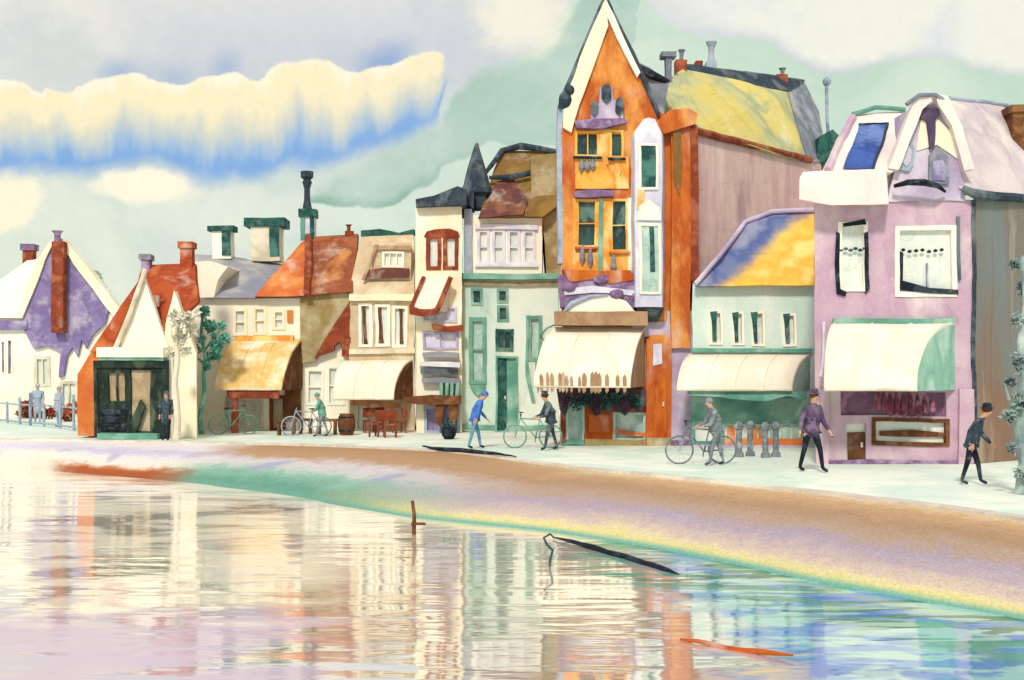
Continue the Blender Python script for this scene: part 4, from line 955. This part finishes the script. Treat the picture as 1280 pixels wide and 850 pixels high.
    return t
BLUEC = wash('blue_cloth', [(84,130,206), (62,108,190), (110,152,216)], scale=3)
BLUET = wash('blue_green_trousers', [(98,140,200), (110,160,170), (80,120,190)], scale=3)
DARKC = wash('dark_grey_cloth', [(70,88,98), (44,58,70), (110,124,130)], scale=3)
TEALC = wash('teal_cloth', [(120,168,150), (90,146,130)], scale=3)
GREYC = wash('grey_cloth', [(136,146,146), (104,114,124), (170,178,176)], scale=3)
PLUM = wash('plum_cloth', [(104,82,112), (76,62,92), (134,110,140)], scale=3)
PALEB = wash('pale_blue_cloth', [(150,166,190), (172,184,200)], scale=3)
person('stooping man dressed all in bright blue walking past the teal house', 593, 561, 1.66, R(12), BLUEC, BLUET, BLUEC, 'stoop', hat=None)
person('dark clothed person with a hat pushing a bicycle beside the cream shop awning', 689, 563, 1.62, R(193), DARKC, DARKC, DARKC, 'push', hat=DARKC)
person('grey clothed person pushing a bicycle in front of the pale green shop', 896, 582, 1.6, R(188), GREYC, GREYC, GREYC, 'push')
person('tall person in a plum coat walking past the left pier of the mauve house', 1014, 590, 1.78, R(-60), PLUM, INK, INK, 'walk', hat=PLUM, coat_len=.74)
person('dark clothed person bending forward at the right corner of the mauve house', 1214, 606, 1.55, R(-20), DARKC, INK, INK, 'stoop', hat=INK)
person('dark figure standing at the right edge of the green cottage shopfront', 208, 551, 1.6, R(-100), DARKC, INK, DARKC, 'stand', coat_len=.5)
person('pale blue clothed woman standing behind the railing by the violet gabled house', 47, 530, 1.7, R(-80), PALEB, PALEB, BLUGR, 'stand', coat_len=.4)
person('person in faded blue behind the railing, nearest the cottage side wall', 74, 534, 1.65, R(-120), PALEB, PALEB, PALEB, 'stand', coat_len=.45)
person('teal clothed person pushing a bicycle in front of the orange roofed house', 403, 546, 1.5, R(186), TEALC, GREYC, TEALC, 'push')

# ================================================================== bicycle
def bicycle(label, x, yb_, rz, mat, group='bicycles on the street'):
    loc = W(x, yb_); t = thing('bicycle', label, 'bicycle', tuple(loc), rz, group); t['_loc'] = (0,0,0)
    for wx in (-.52, .52):
        wh = MB(); n = 24
        ring = [Vector((wx+.33*math.cos(2*math.pi*k/n), 0, .34+.33*math.sin(2*math.pi*k/n))) for k in range(n)]
        def torus(mb, pts, r):
            rr = []
            for k, p in enumerate(pts):
                c = Vector((wx,0,.34)); u = (p-c).normalized(); rr.append([mb.bm.verts.new(p+u*r*math.cos(a)+Vector((0,1,0))*r*math.sin(a)) for a in (0,1.57,3.14,4.71)])
            for k in range(n):
                a, b_ = rr[k], rr[(k+1) % n]
                for j in range(4): mb.bm.faces.new((a[j], a[(j+1) % 4], b_[(j+1) % 4], b_[j]))
        torus(wh, ring, .022); w = wh.build('wheel', mat, t, A=0)
        sp_ = MB()
        for k in range(0, n, 2): sp_.tube([Vector((wx,0,.34)), ring[k]], .004, 4)
        sp_.ball(Vector((wx,0,.34)), .03, 1).build('spokes', BLUGR, w, A=0)
    fr = MB(); A_, B_, S_, Hd = Vector((-.52,0,.34)), Vector((-.08,0,.30)), Vector((-.2,0,.82)), Vector((.36,0,.86))
    for a, b_ in ((A_,B_),(B_,S_),(S_,A_),(B_,Hd),(S_,Hd),(Hd+Vector((-.03,0,.12)),Vector((.52,0,.34)))): fr.tube([a, b_], .018, 6)
    fr.build('frame', mat, t, A=0)
    MB().tube([Vector((.3,-.26,1.03)), Vector((.38,-.1,1.04)), Vector((.36,0,1.0)), Vector((.38,.1,1.04)), Vector((.3,.26,1.03))], .014, 6).tube([Vector((.36,0,.84)), Vector((.36,0,1.01))], .014, 6).build('handlebar', INK, t, A=0)
    MB().hull([Vector(v) for v in ((-.33,-.08,.93),(-.33,.08,.93),(-.05,0,.92),(-.33,0,.88),(-.3,-.05,.96),(-.3,.05,.96),(-.08,0,.95))]).tube([S_, Vector((-.21,0,.92))], .014, 6).build('saddle', INK, t, A=0)
    MB().tube([B_+Vector((0,-.09,-.14)), B_+Vector((0,-.09,0)), B_+Vector((0,.09,0)), B_+Vector((0,.09,.14))], .012, 5).build('crank', INK, t, A=0)
    return t
bicycle('teal bicycle parked in front of the orange awning', 292, 543, R(10), TEAL)
bicycle('green bicycle pushed by the dark clothed person near the teal house', 666, 560, R(186), TEAL)
bicycle('grey bicycle pushed by the grey person before the pale green shop', 876, 580, R(184), GREYC)
bicycle('pale teal bicycle pushed by the teal clothed person near the barrel', 383, 545, R(183), BLUGR)

# ================================================================== terrace furniture
def bench(label, x0, x1, yb_):
    D = D_of(yb_); c = W((x0+x1)/2, yb_); t = thing('bench', label, 'bench', tuple(c), group='dark benches outside the white houses')
    w = (x1-x0)/F*D
    MB().box(c+Vector((0,0,.5)), (w,.4,.09)).build('seat', BROWN, t, A=.02, seg=.2)
    for sx in (-1, 1): MB().box(c+Vector((sx*w*.38,0,.23)), (.08,.34,.46)).build('leg', BROWN, t, A=.015, seg=.2)
bench('dark brown bench left of the cyclist in teal', 346, 370, 544)
bench('smaller dark brown bench directly behind the cyclist in teal', 374, 390, 542)
bench('dark brown bench between the cyclist in teal and the barrel', 396, 422, 543)
c = W(433, 544); t = thing('barrel', 'brown wooden barrel standing between the bench and the red-brown chairs', 'barrel', tuple(c))
MB().lathe(tuple(c), [(.22,0),(.29,.2),(.31,.38),(.29,.56),(.23,.74)], 14).build('barrel_body', BROWN, t, A=.02)
for z in (.14, .6): MB().lathe(tuple(c), [(.28,z),(.285,z+.05)], 14).build('hoop', INK, t, A=0)
def chair0(x, yb_, label, rz):
    t = thing('chair', label, 'chair', tuple(W(x, yb_)), rz, 'red-brown chairs on the terrace'); t['_loc'] = (0,0,0)
    MB().box(Vector((0,0,.45)), (.44,.42,.06)).build('seat', REDB, t, A=.03, seg=.1)
    MB().box(Vector((0,.2,.74)), (.42,.05,.34)).build('backrest', REDB, t, A=.03, seg=.1)
    for a in (-1, 1):
        for b_ in (-1, 1): MB().box(Vector((a*.18,b_*.17,.21)), (.05,.05,.42)).build('leg', REDB, t, A=0)
    return t
ch = chair0(462, 541, 'leftmost red-brown chair of the terrace, next to the barrel', R(20))
for x, y, a, lb in ((471,546,-30,'red-brown chair nearest the street, second from the barrel'), (479,540,50,'red-brown chair in the middle of the terrace, back against the tan house'),
                    (488,547,10,'red-brown chair in front, right of the middle of the terrace'), (499,541,-60,'rightmost red-brown chair of the terrace, beside the white house with the shop beam')):
    dup(ch, tuple(W(x, y)), R(a), lb)
# ball-like wheel by the shop of the white tower house, pots at the pale green shop, hams
c = W(561, 549); t = thing('planter', 'dark round planter below the brown posts of the white house with grey cap', 'planter', tuple(c))
MB().lathe(tuple(c), [(.14,0),(.22,.12),(.25,.3),(.22,.4)], 12).build('pot', INK, t, A=.02)
mb = MB(); leaf_clump(mb, c+Vector((0,0,.48)), .2, 80, s=.05); mb.build('plant', TEALD, t, A=0)
def bollard(x, yb_, label):
    c = W(x, yb_); t = MB().lathe(tuple(c), [(.13,0),(.12,.1),(.08,.14),(.075,.7),(.11,.74),(.12,.82),(.06,.92)], 10).build('bollard', GREYC, None, A=.02, seg=.2, org=tuple(c))
    tag(t, label, 'bollard', 'grey bollards before the pale green shop')
for x, y, lb in ((924,571,'grey bollard nearest the grey person with the bicycle'), (938,570,'second grey bollard from the bicycle, before the pale green shop'), (957,572,'third grey bollard from the bicycle, before the pale green shop'), (970,571,'grey bollard nearest the plum coated person')): bollard(x, y, lb)
for x, y0, y1 in ((1096,490,514),(1104,489,518),(1112,490,521),(1120,490,522),(1128,491,523),(1137,491,521),(1146,492,522),(1155,494,519),(1164,496,516)):
    Dh = 26.3; a = P(x, y0, Dh); b_ = P(x+1.5, y1, Dh)
    MBh = MB().tube([a, a.lerp(b_, .15), a.lerp(b_, .5), a.lerp(b_, .85), b_], [.012,.045,.075,.07,.02], 8)
    o = MBh.build('ham', wash('cured_ham', [(128,62,84), (96,44,66), (160,96,120)], scale=4), None, A=.03, seg=.1, org=tuple(b_))
    tag(o, 'dark red-purple ham hanging in the row under the mauve house awning', 'ham', 'hams hanging under the mauve house awning')

# ================================================================== sky
w = bpy.data.worlds.new('World'); bpy.context.scene.world = w; w.use_nodes = True
N = w.node_tree.nodes; L = w.node_tree.links; N.clear()
out = N.new('ShaderNodeOutputWorld'); bg = N.new('ShaderNodeBackground'); L.new(bg.outputs[0], out.inputs[0])
SUN_EL, SUN_AZ = R(40), R(-168)   # azimuth measured from +Y towards +X: sun front-left behind the viewer
SK = .1
sky = N.new('ShaderNodeTexSky'); sky.sky_type = 'NISHITA'; sky.sun_disc = False; sky.sun_elevation = SUN_EL; sky.sun_rotation = SUN_AZ
bg.inputs[1].default_value = SK
tc = N.new('ShaderNodeTexCoord'); s3 = N.new('ShaderNodeSeparateXYZ'); L.new(tc.outputs['Generated'], s3.inputs[0])
ay = mth(N, L, 'MAXIMUM', mth(N, L, 'ABSOLUTE', s3.outputs[1]), .12)
u = mth(N, L, 'DIVIDE', s3.outputs[0], ay); vz = mth(N, L, 'DIVIDE', mth(N, L, 'ABSOLUTE', s3.outputs[2]), ay)
cb = N.new('ShaderNodeCombineXYZ'); L.new(u, cb.inputs[0]); L.new(vz, cb.inputs[1])
uvv = cb.outputs[0]
nA = noi(N, L, uvv, 9, 5, .3); nB = noi(N, L, uvv, 14, 4, .2, (1,1,1)); nS = noi(N, L, uvv, 12, 3, .2, (3.0,.45,1)); nC = noi(N, L, uvv, 3.2, 5, .8); nF = noi(N, L, uvv, 90, 4); nD = noi(N, L, uvv, 17, 5, .3, (1,1.5,1)); nE = noi(N, L, uvv, 13, 5, .4, (1.3,1,1))
X = mth(N, L, 'ADD', mth(N, L, 'MULTIPLY', u, F), 640.0)
Y = mth(N, L, 'ADD', mth(N, L, 'MULTIPLY', vz, -F), HZ)
X = mth(N, L, 'ADD', X, mth(N, L, 'MULTIPLY', mth(N, L, 'SUBTRACT', nB, .5), 34))
Y = mth(N, L, 'ADD', Y, mth(N, L, 'MULTIPLY', mth(N, L, 'SUBTRACT', nA, .5), 34))
Y = mth(N, L, 'ADD', Y, mth(N, L, 'MULTIPLY', mth(N, L, 'SUBTRACT', noi(N, L, uvv, 34, 5, .4, (1,1,1), .6), .5), 20))
X = mth(N, L, 'ADD', X, mth(N, L, 'MULTIPLY', mth(N, L, 'SUBTRACT', noi(N, L, uvv, 30, 5, .4, (1,1.1,1), .6), .5), 26))
Xn = mth(N, L, 'DIVIDE', mth(N, L, 'ADD', X, 640), 2560, clamp=True)      # -640..1920
def curve(pts):
    fc = N.new('ShaderNodeFloatCurve'); L.new(Xn, fc.inputs[1]); c = fc.mapping.curves[0]
    pts = [((x+640)/2560, (y+300)/1000) for x, y in pts]
    c.points[0].location = pts[0]; c.points[1].location = pts[-1]
    for p in pts[1:-1]: c.points.new(*p)
    for p in c.points: p.handle_type = 'AUTO'
    fc.mapping.update(); return mth(N, L, 'SUBTRACT', mth(N, L, 'MULTIPLY', fc.outputs[0], 1000), 300)
def col(c): return tuple(v/SK for v in s2l(c))+(1,)
def edge(a, b_, w0, w1): return sstep(N, L, mth(N, L, 'SUBTRACT', a, b_), w0, w1)
def mul(*a):
    r = a[0]
    for k in a[1:]: r = mth(N, L, 'MULTIPLY', r, k)
    return r
# base wash
def skyramp(src, stops):
    r = N.new('ShaderNodeValToRGB'); L.new(src, r.inputs[0]); e = r.color_ramp.elements; stops = sorted(stops)
    e[0].position, e[0].color = stops[0][0], (*s2l(stops[0][1]), 1); e[1].position, e[1].color = stops[-1][0], (*s2l(stops[-1][1]), 1)
    for p, c in stops[1:-1]: q_ = e.new(p); q_.color = (*s2l(c), 1)
    vm = N.new('ShaderNodeVectorMath'); vm.operation = 'SCALE'; vm.inputs['Scale'].default_value = 1/SK; L.new(r.outputs[0], vm.inputs[0]); return vm.outputs[0]
Yn = mth(N, L, 'DIVIDE', mth(N, L, 'ADD', Y, 300), 800, clamp=True)
clouds = skyramp(Yn, [(0,(206,210,220)), (.33,(228,226,224)), (.38,(220,220,226)), (.44,(210,213,224)), (.5,(206,212,220)), (.6,(212,222,218)), (.75,(206,226,214)), (.9,(222,234,218)), (1,(238,240,224))])
clouds = mixc(N, L, mul(edge(nC, 0.0, .48, .64), .6), clouds, col((238,236,226)))
clouds = mixc(N, L, mul(edge(noi(N, L, uvv, 6, 6, .5), 0.0, .5, .66), .45), clouds, col((194,204,214)))
# right half: aqua
aq = curve([(-640,700),(520,700),(545,190),(575,110),(640,78),(690,35),(740,-20),(800,-10),(850,36),(960,50),(1060,90),(1130,70),(1280,85),(1920,60)])
clouds = mixc(N, L, mul(edge(Y, aq, -3, 10), sstep(N, L, X, 520, 600)), clouds, mixc(N, L, sstep(N, L, nC, .35, .65), col((192,216,204)), col((216,230,218))))
tr = mul(sstep(N, L, X, 800, 900), mth(N, L, 'SUBTRACT', 1, edge(Y, curve([(-640,30),(850,30),(960,44),(1060,80),(1130,66),(1280,80),(1920,60)]), -8, 14)))
clouds = mixc(N, L, tr, clouds, mixc(N, L, sstep(N, L, nC, .4, .62), col((240,240,232)), col((210,216,234))))
# cream blobs high centre
def blob(cx, cy, rx, ry, sft=.25):
    Xw = mth(N, L, 'ADD', X, mth(N, L, 'MULTIPLY', mth(N, L, 'SUBTRACT', nD, .5), rx*1.5))
    a = mth(N, L, 'POWER', mth(N, L, 'ABSOLUTE', mth(N, L, 'DIVIDE', mth(N, L, 'SUBTRACT', Xw, cx), rx)), 2)
    b_ = mth(N, L, 'POWER', mth(N, L, 'ABSOLUTE', mth(N, L, 'DIVIDE', mth(N, L, 'ADD', mth(N, L, 'SUBTRACT', Y, cy), mth(N, L, 'MULTIPLY', mth(N, L, 'SUBTRACT', nE, .5), ry*1.6)), ry)), 2)
    return mth(N, L, 'SUBTRACT', 1, sstep(N, L, mth(N, L, 'ADD', a, b_), 1-sft, 1+sft))
clouds = mixc(N, L, mul(blob(650,20,60,45,.7), .9), clouds, col((246,240,226)))
clouds = mixc(N, L, blob(185,232,60,24,.5), clouds, col((253,246,226)))
clouds = mixc(N, L, blob(0,248,52,42,.4), clouds, col((252,244,222)))
clouds = mixc(N, L, mul(blob(330,268,190,30,.8), .5), clouds, col((232,238,228)))
# cloud band
tp_ = curve([(-640,120),(-200,112),(0,102),(28,100),(48,116),(62,110),(80,114),(118,100),(140,98),(168,92),(200,102),(230,106),(255,98),(290,90),(320,97),(345,78),(400,77),(436,90),(460,90),(500,76),(552,66),(580,90),(1920,90)])
bt = curve([(-640,240),(-200,222),(0,214),(60,210),(100,218),(150,206),(200,204),(225,214),(270,230),(330,222),(362,206),(400,208),(450,188),(500,174),(545,150),(560,100),(575,60),(1920,60)])
tt = mth(N, L, 'DIVIDE', mth(N, L, 'SUBTRACT', Y, tp_), mth(N, L, 'MAXIMUM', mth(N, L, 'SUBTRACT', bt, tp_), 20))
tt = mth(N, L, 'ADD', tt, mth(N, L, 'MULTIPLY', mth(N, L, 'SUBTRACT', nS, .5), .62))
tt = mth(N, L, 'ADD', tt, mth(N, L, 'MULTIPLY', mth(N, L, 'SUBTRACT', noi(N, L, uvv, 40, 4, .3, (1.6,.5,1)), .5), .3), clamp=True)
band = skyramp(tt, [(0,(253,246,226)), (.12,(250,238,204)), (.34,(249,236,204)), (.46,(230,226,206)), (.6,(204,212,212)), (.72,(176,198,222)), (.86,(138,178,230)), (1,(128,170,228))])
bm_ = mul(edge(Y, tp_, -2, 3), edge(bt, Y, -16, 14), mth(N, L, 'SUBTRACT', 1, sstep(N, L, X, 553, 562)))
fr = mul(edge(Y, tp_, -42, -6), mth(N, L, 'SUBTRACT', 1, edge(Y, tp_, -1, 1)), sstep(N, L, noi(N, L, uvv, 7, 2, 0, (1,.2,1)), .54, .68), mth(N, L, 'SUBTRACT', 1, sstep(N, L, X, 480, 540)))
clouds = mixc(N, L, mul(fr, .75), clouds, col((134,164,214)))
clouds = mixc(N, L, bm_, clouds, band)
# teal hanging cloud
t0 = curve([(-640,600),(330,600),(380,252),(400,232),(440,205),(490,182),(530,160),(552,150),(566,122),(585,98),(605,86),(640,82),(664,76),(690,56),(720,10),(760,-40),(1920,-60)])
t1 = curve([(-640,0),(330,0),(380,238),(392,254),(430,256),(470,258),(500,250),(516,238),(545,228),(560,206),(590,196),(610,180),(640,186),(700,182),(750,180),(790,60),(830,-40),(1920,-80)])
tm_ = mul(edge(Y, t0, -9, 14), edge(t1, Y, -2, 4), mth(N, L, 'ADD', .45, mth(N, L, 'MULTIPLY', sstep(N, L, noi(N, L, uvv, 8, 5, .5), .36, .56), .55)))
clouds = mixc(N, L, mul(tm_, .92), clouds, mixc(N, L, sstep(N, L, nC, .4, .62), col((166,196,186)), col((184,208,200))))
dk = mul(tm_, edge(Y, mth(N, L, 'SUBTRACT', t1, 12), -8, 10), mth(N, L, 'SUBTRACT', 1, sstep(N, L, X, 470, 640)))
clouds = mixc(N, L, mul(dk, .6), clouds, col((104,160,146)))
# granulation and a share of clear Nishita sky
gv = N.new('ShaderNodeMapRange'); L.new(nF, gv.inputs[0]); gv.inputs[1].default_value = .3; gv.inputs[2].default_value = .7; gv.inputs[3].default_value = .975; gv.inputs[4].default_value = 1.02
sc_ = N.new('ShaderNodeVectorMath'); sc_.operation = 'SCALE'; wt = N.new('ShaderNodeVectorMath'); wt.operation = 'MULTIPLY'; wt.inputs[1].default_value = (1.0, .995, .925); L.new(clouds, wt.inputs[0])
L.new(wt.outputs[0], sc_.inputs[0]); L.new(gv.outputs[0], sc_.inputs['Scale'])
L.new(mixc(N, L, .97, sky.outputs[0], sc_.outputs[0]), bg.inputs[0])

ld = bpy.data.lights.new('sun', 'SUN'); ld.energy = 2.5; ld.angle = R(7); ld.color = (1,.94,.83); lo = bpy.data.objects.new('sun', ld); C.objects.link(lo)
dirv = Vector((math.sin(SUN_AZ)*math.cos(SUN_EL), math.cos(SUN_AZ)*math.cos(SUN_EL), math.sin(SUN_EL)))
lo.rotation_euler = dirv.to_track_quat('Z', 'Y').to_euler(); lo.location = (-10, -10, 30)

cd = bpy.data.cameras.new('camera'); cam = bpy.data.objects.new('camera', cd); C.objects.link(cam)
cam.location = (0, 0, CH); cam.rotation_euler = (R(90), 0, 0)
cd.sensor_width = 36; cd.lens = 36*F/1280; cd.shift_y = (HZ-425)/1280; cd.clip_end = 3000
sc = bpy.context.scene; sc.camera = cam
sc.view_settings.view_transform = 'Standard'; sc.view_settings.look = 'None'; sc.view_settings.gamma = 1; sc.view_settings.exposure = 0.1
for o in bpy.data.objects:
    if '_loc' in o: del o['_loc']
